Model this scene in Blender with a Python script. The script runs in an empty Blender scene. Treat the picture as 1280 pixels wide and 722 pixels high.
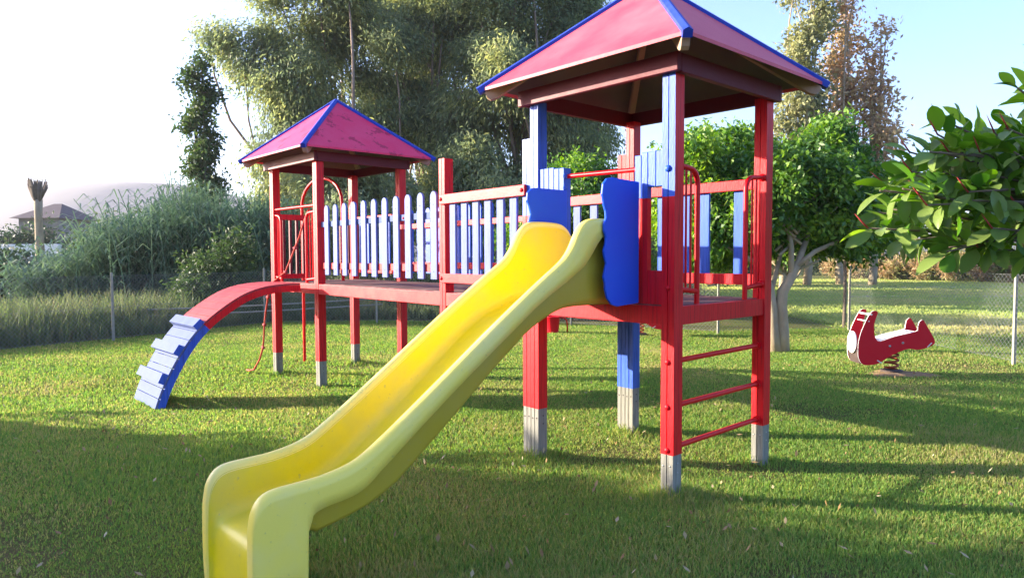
import bpy, bmesh, math, random
import numpy as np
from mathutils import Vector, Matrix
random.seed(7)
R = np.random.default_rng(11)
S = bpy.context.scene
COL = S.collection
rad = math.radians

# ------------------------------------------------------------------ camera
cam = bpy.data.cameras.new('camera')
camo = bpy.data.objects.new('camera', cam)
COL.objects.link(camo)
S.camera = camo
cam.lens = 24.47
cam.sensor_width = 36
cam.clip_start = 0.05
cam.clip_end = 4000
camo.matrix_world = Matrix.Translation((0, 0, 1.5)) @ Matrix.Rotation(rad(90) - 0.0472, 4, 'X') @ Matrix.Rotation(-0.0041, 4, 'Z')

# ------------------------------------------------------------------ sky and sun
SUN_AZ = 81.0      # degrees to the left of straight ahead
SUN_EL = 14.0
w = bpy.data.worlds.new('World')
S.world = w
w.use_nodes = True
wn, wl = w.node_tree.nodes, w.node_tree.links
sky = wn.new('ShaderNodeTexSky')
sky.sky_type = 'NISHITA'
sky.sun_disc = False
sky.sun_elevation = rad(SUN_EL)
sky.sun_rotation = rad(-SUN_AZ)
sky.dust_density = 2.2
sky.air_density = 1.0
sky.ozone_density = 4.0
tint = wn.new('ShaderNodeMix')
tint.data_type = 'RGBA'
tint.blend_type = 'MULTIPLY'
tint.inputs[0].default_value = 1
tint.inputs[7].default_value = (1.03, 0.92, 1.06, 1)
wl.new(sky.outputs[0], tint.inputs[6])
wl.new(tint.outputs[2], wn['Background'].inputs[0])
wn['Background'].inputs[1].default_value = 0.15
sun = bpy.data.lights.new('sun', 'SUN')
sun.energy = 5.0
sun.angle = rad(0.5)
sun.color = (1.0, 0.88, 0.70)
suno = bpy.data.objects.new('sun', sun)
COL.objects.link(suno)
sd = Vector((-math.sin(rad(SUN_AZ)) * math.cos(rad(SUN_EL)), math.cos(rad(SUN_AZ)) * math.cos(rad(SUN_EL)), math.sin(rad(SUN_EL))))
suno.rotation_euler = sd.to_track_quat('Z', 'Y').to_euler()
suno.location = (-20, 8, 12)
S.view_settings.view_transform = 'Standard'
S.view_settings.look = 'None'
S.view_settings.gamma = 1
S.view_settings.exposure = 2.05
S.cycles.max_bounces = 6
S.cycles.transparent_max_bounces = 8
S.cycles.volume_bounces = 0
try:
    S.cycles.use_denoising = True
except Exception:
    pass

# ------------------------------------------------------------------ materials
def newmat(name):
    m = bpy.data.materials.new(name)
    m.use_nodes = True
    return m, m.node_tree.nodes, m.node_tree.links, m.node_tree.nodes['Principled BSDF']

def ramp(nodes, stops):
    r = nodes.new('ShaderNodeValToRGB')
    e = r.color_ramp.elements
    e[0].position, e[0].color = stops[0][0], (*stops[0][1], 1)
    e[1].position, e[1].color = stops[-1][0], (*stops[-1][1], 1)
    for p, c in stops[1:-1]:
        n = e.new(p)
        n.color = (*c, 1)
    return r

VG = (2.2, 2.2, 0.35)   # grain runs up the posts
def paint(name, col, worn=None, rough=0.38, scale=9, amount=0.35, bump=0.15, coat=0.0, stretch=(1, 1, 1), chips=None, spec=0.26, grain=0.0):
    """weathered paint: base colour, faded patches, small chips, fine bump"""
    m, n, l, b = newmat(name)
    tc = n.new('ShaderNodeTexCoord')
    mp = n.new('ShaderNodeMapping')
    mp.inputs['Scale'].default_value = stretch
    l.new(tc.outputs['Object'], mp.inputs[0])
    nz = n.new('ShaderNodeTexNoise')
    nz.inputs['Scale'].default_value = scale
    nz.inputs['Detail'].default_value = 6
    nz.inputs['Roughness'].default_value = 0.65
    l.new(mp.outputs[0], nz.inputs['Vector'])
    worn = worn or tuple(min(1, c * 1.2 + 0.05) for c in col)
    r = ramp(n, [(0.38, col), (0.75, tuple(col[i] * (1 - amount) + worn[i] * amount for i in range(3)))])
    l.new(nz.outputs[0], r.inputs[0])
    out = r.outputs[0]
    if chips:
        nz2 = n.new('ShaderNodeTexNoise')
        nz2.inputs['Scale'].default_value = chips[0]
        nz2.inputs['Detail'].default_value = 8
        nz2.inputs['Roughness'].default_value = 0.7
        l.new(mp.outputs[0], nz2.inputs['Vector'])
        r2 = ramp(n, [(chips[1], (0, 0, 0)), (chips[1] + 0.02, (1, 1, 1))])
        l.new(nz2.outputs[0], r2.inputs[0])
        mx = n.new('ShaderNodeMix')
        mx.data_type = 'RGBA'
        l.new(r2.outputs[0], mx.inputs[0])
        l.new(out, mx.inputs[6])
        mx.inputs[7].default_value = (*chips[2], 1)
        out = mx.outputs[2]
    if stretch == VG and not grain:
        grain = 0.35
    if grain:
        gm = n.new('ShaderNodeMapping')
        gm.inputs['Scale'].default_value = (14, 14, 0.6)
        l.new(tc.outputs['Object'], gm.inputs[0])
        gn = n.new('ShaderNodeTexNoise')
        gn.inputs['Scale'].default_value = 6
        gn.inputs['Detail'].default_value = 5
        l.new(gm.outputs[0], gn.inputs['Vector'])
        gr = ramp(n, [(0.34, (1 - grain, 1 - grain, 1 - grain)), (0.52, (1, 1, 1))])
        l.new(gn.outputs[0], gr.inputs[0])
        gx = n.new('ShaderNodeMix')
        gx.data_type = 'RGBA'
        gx.blend_type = 'MULTIPLY'
        gx.inputs[0].default_value = 1
        l.new(out, gx.inputs[6])
        l.new(gr.outputs[0], gx.inputs[7])
        out = gx.outputs[2]
    l.new(out, b.inputs['Base Color'])
    nr = n.new('ShaderNodeMapRange')
    nr.inputs[3].default_value = rough - 0.08
    nr.inputs[4].default_value = rough + 0.15
    l.new(nz.outputs[0], nr.inputs[0])
    l.new(nr.outputs[0], b.inputs['Roughness'])
    b.inputs['Specular IOR Level'].default_value = spec
    bp = n.new('ShaderNodeBump')
    bp.inputs['Strength'].default_value = bump
    bp.inputs['Distance'].default_value = 0.004
    nb = n.new('ShaderNodeTexNoise')
    nb.inputs['Scale'].default_value = scale * 8
    nb.inputs['Detail'].default_value = 3
    l.new(mp.outputs[0], nb.inputs['Vector'])
    l.new(nb.outputs[0], bp.inputs['Height'])
    l.new(bp.outputs[0], b.inputs['Normal'])
    if coat:
        b.inputs['Coat Weight'].default_value = coat
        b.inputs['Coat Roughness'].default_value = 0.25
    return m

M = {}
M['red'] = paint('red paint', (0.66, 0.001, 0.009), (0.66, 0.014, 0.02), 0.45, 7, 0.6, 0.5, 0.0, VG, chips=(26, 0.74, (0.30, 0.02, 0.02)))
M['redrail'] = paint('faded red paint', (0.60, 0.006, 0.016), (0.64, 0.07, 0.055), 0.45, 6, 0.65, 0.25, 0.0, chips=(22, 0.72, (0.45, 0.2, 0.14)))
M['redtube'] = paint('red gloss tube paint', (0.62, 0.001, 0.008), (0.62, 0.01, 0.012), 0.35, 10, 0.2, 0.05, 0.0)
M['blue'] = paint('blue paint', (0.022, 0.095, 0.50), (0.07, 0.15, 0.54), 0.42, 8, 0.5, 0.25, 0.0, VG, chips=(28, 0.75, (0.25, 0.3, 0.45)))
M['bluepale'] = paint('blue paint with sun glare', (0.11, 0.15, 0.40), (0.20, 0.24, 0.46), 0.55, 8, 0.6, 0.2, 0.0, VG, None, 0.15, 0.2)  # sun glare on the pickets put into the base colour
M['bluepanel'] = paint('blue plastic sheet', (0.010, 0.08, 0.62), (0.02, 0.11, 0.64), 0.38, 4, 0.5, 0.03)
M['hipblue'] = paint('deep blue trim paint', (0.018, 0.045, 0.34), (0.05, 0.09, 0.36), 0.5, 8, 0.6, 0.2, spec=0.15)
M['darkblue'] = paint('dark blue paint', (0.02, 0.05, 0.30), None, 0.4)
M['roofred'] = paint('red roof paint with pink glare', (0.56, 0.05, 0.075), (0.64, 0.13, 0.15), 0.5, 2.5, 0.8, 0.3, 0.0, (1, 1, 1), chips=(7, 0.66, (0.50, 0.03, 0.05)))  # glare on the sunlit slope mixed into the red as pink
M['roofmag'] = paint('peeling magenta roof paint', (0.72, 0.02, 0.09), (0.76, 0.08, 0.16), 0.5, 3, 0.7, 0.5, 0.0, (1, 1, 1), chips=(5, 0.57, (0.42, 0.01, 0.05)))
M['darkred'] = paint('shaded red timber paint', (0.11, 0.004, 0.014), (0.15, 0.012, 0.02), 0.5, 7, 0.5, 0.25)  # tie beam red darkened to carry the shade under the eaves
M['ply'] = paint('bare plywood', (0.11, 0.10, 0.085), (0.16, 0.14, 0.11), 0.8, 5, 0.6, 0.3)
M['timber'] = paint('bare pine timber', (0.36, 0.22, 0.15), (0.45, 0.32, 0.22), 0.75, 8, 0.6, 0.3)
M['foot'] = paint('bare grey post foot', (0.22, 0.215, 0.185), (0.32, 0.31, 0.26), 0.8, 12, 0.7, 0.4, 0, VG, chips=(30, 0.68, (0.30, 0.29, 0.25)))
M['deck'] = paint('weathered brown decking', (0.15, 0.075, 0.06), (0.30, 0.2, 0.17), 0.75, 8, 0.7, 0.4)
M['pink'] = paint('red board with sunlit pink', (0.36, 0.035, 0.045), (0.42, 0.09, 0.09), 0.65, 6, 0.7, 0.2, 0.0, spec=0.15)  # red turned pink in the colour, as sunlit treads look
M['white_blue'] = paint('blue board with sun glare', (0.10, 0.135, 0.29), (0.16, 0.20, 0.35), 0.72, 6, 0.7, 0.2, 0.0, chips=(30, 0.70, (0.05, 0.09, 0.3)), spec=0.1)  # blue paled in the colour for sun glare on treads and blocks
M['metal'] = paint('dull galvanised metal', (0.35, 0.35, 0.34), None, 0.5)
M['metal'].node_tree.nodes['Principled BSDF'].inputs['Metallic'].default_value = 0.6
M['bolt'] = paint('rusty dark bolt', (0.06, 0.04, 0.035), None, 0.6)
M['white'] = paint('white board edge', (0.75, 0.74, 0.70), (0.6, 0.58, 0.52), 0.5, 10, 0.4, 0.1)
M['hdpered'] = paint('red plastic board', (0.66, 0.004, 0.018), (0.66, 0.02, 0.03), 0.42, 10, 0.5, 0.05)
M['seatwhite'] = paint('pale grey seat board', (0.68, 0.66, 0.66), None, 0.5, 10)
M['rust'] = paint('rusty spring steel', (0.30, 0.05, 0.03), (0.35, 0.14, 0.06), 0.6, 20, 0.7)
M['rope'] = paint('faded red rope', (0.55, 0.08, 0.05), None, 0.8, 20)

def slide_mat(name, col, stain, sss=0.0, streak=0.5):
    m, n, l, b = newmat(name)
    tc = n.new('ShaderNodeTexCoord')
    nz = n.new('ShaderNodeTexNoise')
    nz.inputs['Scale'].default_value = 2.2
    nz.inputs['Detail'].default_value = 7
    nz.inputs['Roughness'].default_value = 0.62
    l.new(tc.outputs['Object'], nz.inputs['Vector'])
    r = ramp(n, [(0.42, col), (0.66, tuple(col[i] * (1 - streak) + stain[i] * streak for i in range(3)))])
    l.new(nz.outputs[0], r.inputs[0])
    n3 = n.new('ShaderNodeTexNoise')
    n3.inputs['Scale'].default_value = 38
    n3.inputs['Detail'].default_value = 5
    l.new(tc.outputs['Object'], n3.inputs['Vector'])
    r3 = ramp(n, [(0.655, (0, 0, 0)), (0.75, (0.5, 0.5, 0.5))])
    l.new(n3.outputs[0], r3.inputs[0])
    mx = n.new('ShaderNodeMix')
    mx.data_type = 'RGBA'
    l.new(r3.outputs[0], mx.inputs[0])
    l.new(r.outputs[0], mx.inputs[6])
    mx.inputs[7].default_value = (0.42, 0.36, 0.16, 1)
    l.new(mx.outputs[2], b.inputs['Base Color'])
    nr = n.new('ShaderNodeMapRange')
    nr.inputs[3].default_value = 0.28
    nr.inputs[4].default_value = 0.55
    l.new(nz.outputs[0], nr.inputs[0])
    l.new(nr.outputs[0], b.inputs['Roughness'])
    bp = n.new('ShaderNodeBump')
    bp.inputs['Strength'].default_value = 0.12
    bp.inputs['Distance'].default_value = 0.006
    l.new(n3.outputs[0], bp.inputs['Height'])
    l.new(bp.outputs[0], b.inputs['Normal'])
    if sss:
        b.inputs['Subsurface Weight'].default_value = sss
        b.inputs['Subsurface Radius'].default_value = (0.03, 0.02, 0.005)
        b.inputs['Subsurface Scale'].default_value = 1.0
    return m
M['slide_in'] = slide_mat('amber yellow fibreglass', (0.84, 0.65, 0.002), (0.66, 0.55, 0.10), 0.0, 0.6)
M['slide_out'] = slide_mat('pale yellow outer fibreglass', (0.96, 0.76, 0.12), (0.88, 0.74, 0.26), 0.0, 0.6)  # rim and outer sides, paler than the inside
M['slide_under'] = slide_mat('shaded yellow fibreglass underside', (0.50, 0.37, 0.03), (0.46, 0.36, 0.06), 0.0, 0.6)  # tub colour darkened for the shade below the flange

def leafmat(name, stops, patch_scale=0.8, rough=0.5, trans=0.35, rnd=0.5, spec=0.4):
    """foliage: colour varies per leaf and in clumps; part of the light passes through"""
    m, n, l, b = newmat(name)
    geo = n.new('ShaderNodeNewGeometry')
    tc = n.new('ShaderNodeTexCoord')
    nz = n.new('ShaderNodeTexNoise')
    nz.inputs['Scale'].default_value = patch_scale
    nz.inputs['Detail'].default_value = 3
    l.new(tc.outputs['Object'], nz.inputs['Vector'])
    st = n.new('ShaderNodeMapRange')
    st.inputs[1].default_value = 0.3
    st.inputs[2].default_value = 0.7
    l.new(nz.outputs[0], st.inputs[0])
    mix = n.new('ShaderNodeMix')
    mix.data_type = 'FLOAT'
    mix.inputs[0].default_value = rnd
    l.new(st.outputs[0], mix.inputs[2])
    l.new(geo.outputs['Random Per Island'], mix.inputs[3])
    r = ramp(n, stops)
    l.new(mix.outputs[0], r.inputs[0])
    l.new(r.outputs[0], b.inputs['Base Color'])
    b.inputs['Roughness'].default_value = rough
    b.inputs['Specular IOR Level'].default_value = spec
    tr = n.new('ShaderNodeBsdfTranslucent')
    hs = n.new('ShaderNodeHueSaturation')
    hs.inputs['Value'].default_value = 1.5
    hs.inputs['Saturation'].default_value = 1.15
    l.new(r.outputs[0], hs.inputs['Color'])
    l.new(hs.outputs[0], tr.inputs[0])
    ms = n.new('ShaderNodeMixShader')
    ms.inputs[0].default_value = trans
    l.new(b.outputs[0], ms.inputs[1])
    l.new(tr.outputs[0], ms.inputs[2])
    l.new(ms.outputs[0], n['Material Output'].inputs[0])
    return m
M['grass'] = leafmat('lawn blades', [(0.0, (0.38, 0.32, 0.17)), (0.27, (0.36, 0.34, 0.11)), (0.48, (0.215, 0.32, 0.07)), (0.75, (0.11, 0.235, 0.055)), (1.0, (0.44, 0.46, 0.10))], 0.7, 0.6, 0.5, 0.58, 0.25)
M['fieldgrass'] = leafmat('pale field grass', [(0.0, (0.55, 0.46, 0.24)), (0.4, (0.44, 0.46, 0.16)), (1.0, (0.27, 0.40, 0.10))], 0.25, 0.7, 0.5, 0.35, 0.2)
M['weed'] = leafmat('dry weeds', [(0.0, (0.24, 0.2, 0.11)), (0.4, (0.15, 0.18, 0.08)), (1.0, (0.09, 0.14, 0.05))], 0.4, 0.7, 0.3, 0.6, 0.2)
M['euc'] = leafmat('eucalyptus leaves', [(0.0, (0.11, 0.145, 0.095)), (0.45, (0.19, 0.235, 0.12)), (0.75, (0.33, 0.35, 0.14)), (1.0, (0.50, 0.49, 0.19))], 0.75, 0.55, 0.45, 0.4, 0.2)
M['ficus'] = leafmat('bright broad leaves', [(0.0, (0.03, 0.075, 0.018)), (0.45, (0.075, 0.17, 0.028)), (0.7, (0.20, 0.33, 0.04)), (1.0, (0.38, 0.50, 0.07))], 1.3, 0.45, 0.35, 0.4)
M['reed'] = leafmat('cane leaves', [(0.0, (0.06, 0.115, 0.075)), (0.5, (0.105, 0.175, 0.10)), (1.0, (0.23, 0.30, 0.16))], 0.35, 0.45, 0.4, 0.5)
M['bush'] = leafmat('bush leaves', [(0.0, (0.03, 0.055, 0.02)), (0.6, (0.06, 0.10, 0.03)), (1.0, (0.13, 0.17, 0.05))], 0.9, 0.6, 0.3, 0.5)
M['darkbush'] = leafmat('dark shrub leaves', [(0.0, (0.02, 0.04, 0.025)), (0.6, (0.045, 0.075, 0.035)), (1.0, (0.12, 0.14, 0.05))], 0.5, 0.6, 0.3, 0.5)
M['poplar'] = leafmat('poplar leaves', [(0.0, (0.14, 0.16, 0.08)), (0.6, (0.28, 0.29, 0.13)), (1.0, (0.46, 0.42, 0.20))], 0.7, 0.6, 0.35, 0.5)
M['drypoplar'] = leafmat('dry brown leaves', [(0.0, (0.34, 0.20, 0.12)), (0.5, (0.46, 0.31, 0.18)), (1.0, (0.42, 0.38, 0.17))], 0.7, 0.7, 0.3, 0.5)
M['dryhedge'] = leafmat('dry scrub', [(0.0, (0.30, 0.14, 0.09)), (0.35, (0.40, 0.28, 0.15)), (0.6, (0.18, 0.23, 0.07)), (1.0, (0.30, 0.33, 0.12))], 0.28, 0.7, 0.3, 0.3)
M['rubber'] = leafmat('rubber plant leaves', [(0.0, (0.04, 0.11, 0.02)), (0.5, (0.11, 0.24, 0.03)), (0.8, (0.25, 0.41, 0.06)), (0.95, (0.38, 0.50, 0.10)), (1.0, (0.30, 0.16, 0.09))], 0.9, 0.30, 0.40, 0.75, 0.3)
_n, _l = M['rubber'].node_tree.nodes, M['rubber'].node_tree.links
_b = _n['Principled BSDF']
_src = _b.inputs['Base Color'].links[0].from_socket
_g = _n.new('ShaderNodeNewGeometry')
_m = _n.new('ShaderNodeMix')
_m.data_type = 'RGBA'
_l.new(_g.outputs['Backfacing'], _m.inputs[0])
_l.new(_src, _m.inputs[6])
_m.inputs[7].default_value = (0.20, 0.28, 0.07, 1)
_l.new(_m.outputs[2], _b.inputs['Base Color'])
M['bark'] = paint('pale grey bark', (0.30, 0.235, 0.15), (0.50, 0.41, 0.28), 0.85, 6, 0.8, 0.8, 0, (1, 1, 0.4))
M['eucbark'] = paint('pinkish eucalyptus bark', (0.22, 0.15, 0.11), (0.34, 0.27, 0.22), 0.8, 2, 0.8, 0.6, 0, (1, 1, 0.3))
M['darkbark'] = paint('dark bark', (0.13, 0.1, 0.075), None, 0.9, 6, 0.5, 0.8)
M['redsheath'] = paint('red leaf sheath', (0.45, 0.04, 0.05), None, 0.4)
M['wire'] = paint('galvanised wire', (0.20, 0.205, 0.20), None, 0.5)
M['concrete'] = paint('lichened concrete', (0.27, 0.26, 0.21), (0.40, 0.38, 0.32), 0.9, 20, 0.7, 0.5)

# ground ------------------------------------------------------------
def ground_mat():
    m, n, l, b = newmat('lawn soil and turf')
    tc = n.new('ShaderNodeTexCoord')
    def noise(sc, det=4, ro=0.6):
        z = n.new('ShaderNodeTexNoise')
        z.inputs['Scale'].default_value = sc
        z.inputs['Detail'].default_value = det
        z.inputs['Roughness'].default_value = ro
        l.new(tc.outputs['Object'], z.inputs['Vector'])
        return z
    big = noise(0.45, 5)
    mid = noise(3.5, 6)
    fin = noise(60, 4, 0.8)
    r1 = ramp(n, [(0.3, (0.22, 0.17, 0.09)), (0.45, (0.17, 0.16, 0.06)), (0.7, (0.12, 0.15, 0.04))])
    l.new(big.outputs[0], r1.inputs[0])
    r2 = ramp(n, [(0.35, (0.2, 0.16, 0.07)), (0.6, (0.14, 0.2, 0.03))])
    l.new(mid.outputs[0], r2.inputs[0])
    mx = n.new('ShaderNodeMix')
    mx.data_type = 'RGBA'
    mx.inputs[0].default_value = 0.5
    l.new(r1.outputs[0], mx.inputs[6])
    l.new(r2.outputs[0], mx.inputs[7])
    m2 = n.new('ShaderNodeMix')
    m2.data_type = 'RGBA'
    m2.blend_type = 'MULTIPLY'
    m2.inputs[0].default_value = 1
    l.new(mx.outputs[2], m2.inputs[6])
    r3 = ramp(n, [(0.3, (0.55, 0.55, 0.55)), (0.7, (1.3, 1.3, 1.2))])
    l.new(fin.outputs[0], r3.inputs[0])
    l.new(r3.outputs[0], m2.inputs[7])
    l.new(m2.outputs[2], b.inputs['Base Color'])
    b.inputs['Roughness'].default_value = 1
    b.inputs['Specular IOR Level'].default_value = 0.1
    bp = n.new('ShaderNodeBump')
    bp.inputs['Strength'].default_value = 1
    bp.inputs['Distance'].default_value = 0.05
    l.new(fin.outputs[0], bp.inputs['Height'])
    l.new(bp.outputs[0], b.inputs['Normal'])
    return m
M['ground'] = ground_mat()
M['hill'] = paint('dry hillside scrub', (0.10, 0.09, 0.085), (0.15, 0.13, 0.12), 0.95, 0.01, 0.7, 0.1)
M['plaster'] = paint('pale plaster', (0.16, 0.155, 0.15), None, 0.9, 1)
M['rooftile'] = paint('brown roof tiles', (0.10, 0.075, 0.075), None, 0.9, 1)
M['whitewash'] = paint('whitewashed low wall', (0.78, 0.77, 0.74), None, 0.9, 2)
M['path'] = paint('dry straw coloured track', (0.40, 0.33, 0.2), (0.3, 0.3, 0.15), 0.95, 3, 0.7, 0.5)

# ------------------------------------------------------------------ object helpers
def mesh_obj(name, me, mats, parent=None, smooth=False, bevel=0.0):
    o = bpy.data.objects.new(name, me)
    COL.objects.link(o)
    for m in (mats if isinstance(mats, (list, tuple)) else [mats]):
        me.materials.append(m)
    if parent is not None:
        o.parent = parent
    if smooth:
        me.polygons.foreach_set('use_smooth', [True] * len(me.polygons))
    if bevel:
        md = o.modifiers.new('bevel', 'BEVEL')
        md.width = bevel
        md.segments = 2
        md.limit_method = 'ANGLE'
        md.angle_limit = rad(40)
    return o

ROOT = {}
def base_of(parent):
    p = parent
    v = Vector((0, 0, 0))
    while p is not None:
        v = v + p.location
        p = p.parent
    return v

class MB:
    """collects world-space verts and faces, then makes ONE object relative to its parent"""
    def __init__(s):
        s.v, s.f, s.mi = [], [], []
    def add(s, vs, fs, mi=0):
        k = len(s.v)
        s.v += [tuple(x) for x in vs]
        s.f += [tuple(i + k for i in f) for f in fs]
        s.mi += [mi] * len(fs)
        return s
    def hexa(s, c, mi=0):
        """8 corners: bottom 4 ccw then top 4 ccw"""
        return s.add(c, [(0, 3, 2, 1), (4, 5, 6, 7), (0, 1, 5, 4), (1, 2, 6, 5), (2, 3, 7, 6), (3, 0, 4, 7)], mi)
    def tube(s, pts, r, seg=10, mi=0, cap=True):
        pts = [Vector(p) for p in pts]
        rs = r if isinstance(r, (list, tuple)) else [r] * len(pts)
        up = None
        ring = []
        for i, p in enumerate(pts):
            a = pts[max(0, i - 1)]
            b = pts[min(len(pts) - 1, i + 1)]
            d = (b - a).normalized()
            if up is None:
                up = Vector((0, 0, 1)) if abs(d.z) < 0.9 else Vector((1, 0, 0))
            x = d.cross(up)
            if x.length < 1e-5:
                x = d.cross(Vector((1, 0.3, 0)))
            x.normalize()
            y = x.cross(d).normalized()
            up = y
            ring.append([p + x * math.cos(t) * rs[i] + y * math.sin(t) * rs[i] for t in [2 * math.pi * k / seg for k in range(seg)]])
        vs = [q for rg in ring for q in rg]
        fs = []
        for i in range(len(pts) - 1):
            for k in range(seg):
                k2 = (k + 1) % seg
                fs.append((i * seg + k, i * seg + k2, (i + 1) * seg + k2, (i + 1) * seg + k))
        if cap:
            fs.append(tuple(range(seg))[::-1])
            fs.append(tuple((len(pts) - 1) * seg + k for k in range(seg)))
        return s.add(vs, fs, mi)
    def dome(s, c, n, r, h, seg=12, rings=4, mi=0):
        c, n = Vector(c), Vector(n).normalized()
        x = n.orthogonal().normalized()
        y = n.cross(x)
        vs = []
        for j in range(rings):
            t = j / rings * math.pi / 2
            for k in range(seg):
                a = 2 * math.pi * k / seg
                vs.append(c + (x * math.cos(a) + y * math.sin(a)) * r * math.cos(t) + n * h * math.sin(t))
        vs.append(c + n * h)
        fs = []
        for j in range(rings - 1):
            for k in range(seg):
                k2 = (k + 1) % seg
                fs.append((j * seg + k, j * seg + k2, (j + 1) * seg + k2, (j + 1) * seg + k))
        for k in range(seg):
            fs.append(((rings - 1) * seg + k, (rings - 1) * seg + (k + 1) % seg, rings * seg))
        return s.add(vs, fs, mi)
    def prism(s, poly, off, mi=0, mi_side=None):
        """poly: list of world points (planar), off: thickness vector"""
        n = len(poly)
        off = Vector(off)
        vs = [Vector(p) for p in poly] + [Vector(p) + off for p in poly]
        s.add(vs, [tuple(range(n))[::-1], tuple(range(n, 2 * n))], mi)
        k = len(s.v) - 2 * n
        for i in range(n):
            j = (i + 1) % n
            s.f.append((k + i, k + j, k + n + j, k + n + i))
            s.mi.append(mi if mi_side is None else mi_side)
        return s
    def build(s, name, mats, parent=None, smooth=False, bevel=0.0, autosmooth=False):
        o0 = base_of(parent)
        me = bpy.data.meshes.new(name)
        me.from_pydata([(x - o0.x, y - o0.y, z - o0.z) for x, y, z in s.v], [], s.f)
        if any(s.mi):
            me.polygons.foreach_set('material_index', s.mi)
        bm = bmesh.new()
        bm.from_mesh(me)
        bmesh.ops.recalc_face_normals(bm, faces=bm.faces)
        bm.to_mesh(me)
        bm.free()
        me.update()
        o = mesh_obj(name, me, mats, parent, smooth, bevel)
        if autosmooth:
            me.polygons.foreach_set('use_smooth', [True] * len(me.polygons))
            try:
                me.set_sharp_from_angle(angle=rad(40))
            except Exception:
                pass
        return o

def tag(o, label=None, cat=None, group=None, kind=None):
    if label: o['label'] = label
    if cat: o['category'] = cat
    if group: o['group'] = group
    if kind: o['kind'] = kind
    return o

def empty(name, loc, label, cat, group=None):
    o = bpy.data.objects.new(name, None)
    o.empty_display_size = 0.2
    COL.objects.link(o)
    o.location = loc
    tag(o, label, cat, group)
    return o

def np_mesh(name, V, F, mat, parent=None, smooth=False):
    """V (n,3) float, F (m,k) int with k=3 or 4"""
    o0 = base_of(parent)
    V = V - np.array([o0.x, o0.y, o0.z])
    me = bpy.data.meshes.new(name)
    k = F.shape[1]
    me.vertices.add(len(V))
    me.vertices.foreach_set('co', V.astype(np.float32).ravel())
    me.loops.add(F.size)
    me.loops.foreach_set('vertex_index', F.astype(np.int32).ravel())
    me.polygons.add(len(F))
    me.polygons.foreach_set('loop_start', np.arange(0, F.size, k, dtype=np.int32))
    me.polygons.foreach_set('loop_total', np.full(len(F), k, dtype=np.int32))
    me.update(calc_edges=True)
    me.validate()
    return mesh_obj(name, me, mat, parent, smooth)

# ------------------------------------------------------------------ setting: ground and hill
def ground():
    nx, ny = 120, 120
    xs = np.concatenate([np.linspace(-1500, -40, 14)[:-1], np.linspace(-40, 45, 100), np.linspace(45, 1500, 14)[1:]])
    ys = np.concatenate([np.linspace(-300, -6, 8)[:-1], np.linspace(-6, 60, 90), np.linspace(60, 2200, 16)[1:]])
    X, Y = np.meshgrid(xs, ys)
    Z = 0.012 * np.sin(X * 1.3 + 0.5 * Y) + 0.012 * np.sin(Y * 1.1 - 0.7 * X)
    V = np.stack([X.ravel(), Y.ravel(), Z.ravel() - 0.015], 1)
    n, m = len(xs), len(ys)
    i = (np.arange(m - 1)[:, None] * n + np.arange(n - 1)[None]).ravel()
    F = np.stack([i, i + 1, i + n + 1, i + n], 1)
    o = np_mesh('ground', V, F, M['ground'], smooth=True)
    tag(o, kind='structure')
ground()

def hill():
    xs = np.linspace(-900, -60, 60)
    V, F = [], []
    for j in range(12):
        t = j / 11
        for x in xs:
            h = 78 + 9 * math.sin(x * 0.011 + 1.0) + 4 * math.sin(x * 0.031)
            fall = max(0.0, min(1.0, (-x - 60) / 260.0))
            h = h * (0.35 + 0.65 * fall ** 0.6)
            y = 760 - 240 * (1 - t) ** 1.0 + 30 * math.sin(x * 0.02)
            V.append((x, y, -2 + h * math.sin(t * math.pi / 2) ** 1.2 + R.normal() * 0.6 * (t > 0.1)))
    n = len(xs)
    for j in range(11):
        for i in range(n - 1):
            F.append((j * n + i, j * n + i + 1, (j + 1) * n + i + 1, (j + 1) * n + i))
    o = np_mesh('hill', np.array(V), np.array(F), M['hill'], smooth=True)
    tag(o, kind='structure')
hill()

# ------------------------------------------------------------------ play structure coordinates
TH = 0.7437
UU = Vector((math.cos(TH), math.sin(TH), 0))
VV = Vector((-math.sin(TH), math.cos(TH), 0))
B0 = Vector((0.9908, 4.2454, 0))
SU, SV, L, WOFF, PW = 1.13, 1.18, 3.80, 0.19, 0.094
F0 = SV + L                      # start of far tower
HD = 1.188                       # deck height
def P(a, b, z):
    t = max(0.0, min(1.0, (b - SV) / L))
    q = B0 + UU * (a + WOFF * t) + VV * b
    return Vector((q.x, q.y, z))
play = empty('playground_climber', P(SU / 2, (F0 + SV) / 2, 0),
             'large red and blue climbing frame with two roofed towers, bridge and yellow slide', 'climbing frame')

def box(mb, a0, a1, b0, b1, z0, z1, mi=0):
    return mb.hexa([P(a0, b0, z0), P(a1, b0, z0), P(a1, b1, z0), P(a0, b1, z0), P(a0, b0, z1), P(a1, b0, z1), P(a1, b1, z1), P(a0, b1, z1)], mi)

def bolts(par, pts, n=None, r=0.014, mat='red'):
    for p in pts:
        mb = MB()
        mb.dome(p, n if n is not None else -UU, r, r * 0.8)
        mb.build('bolt', M[mat] if isinstance(mat, str) else mat, par, smooth=True)

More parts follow.
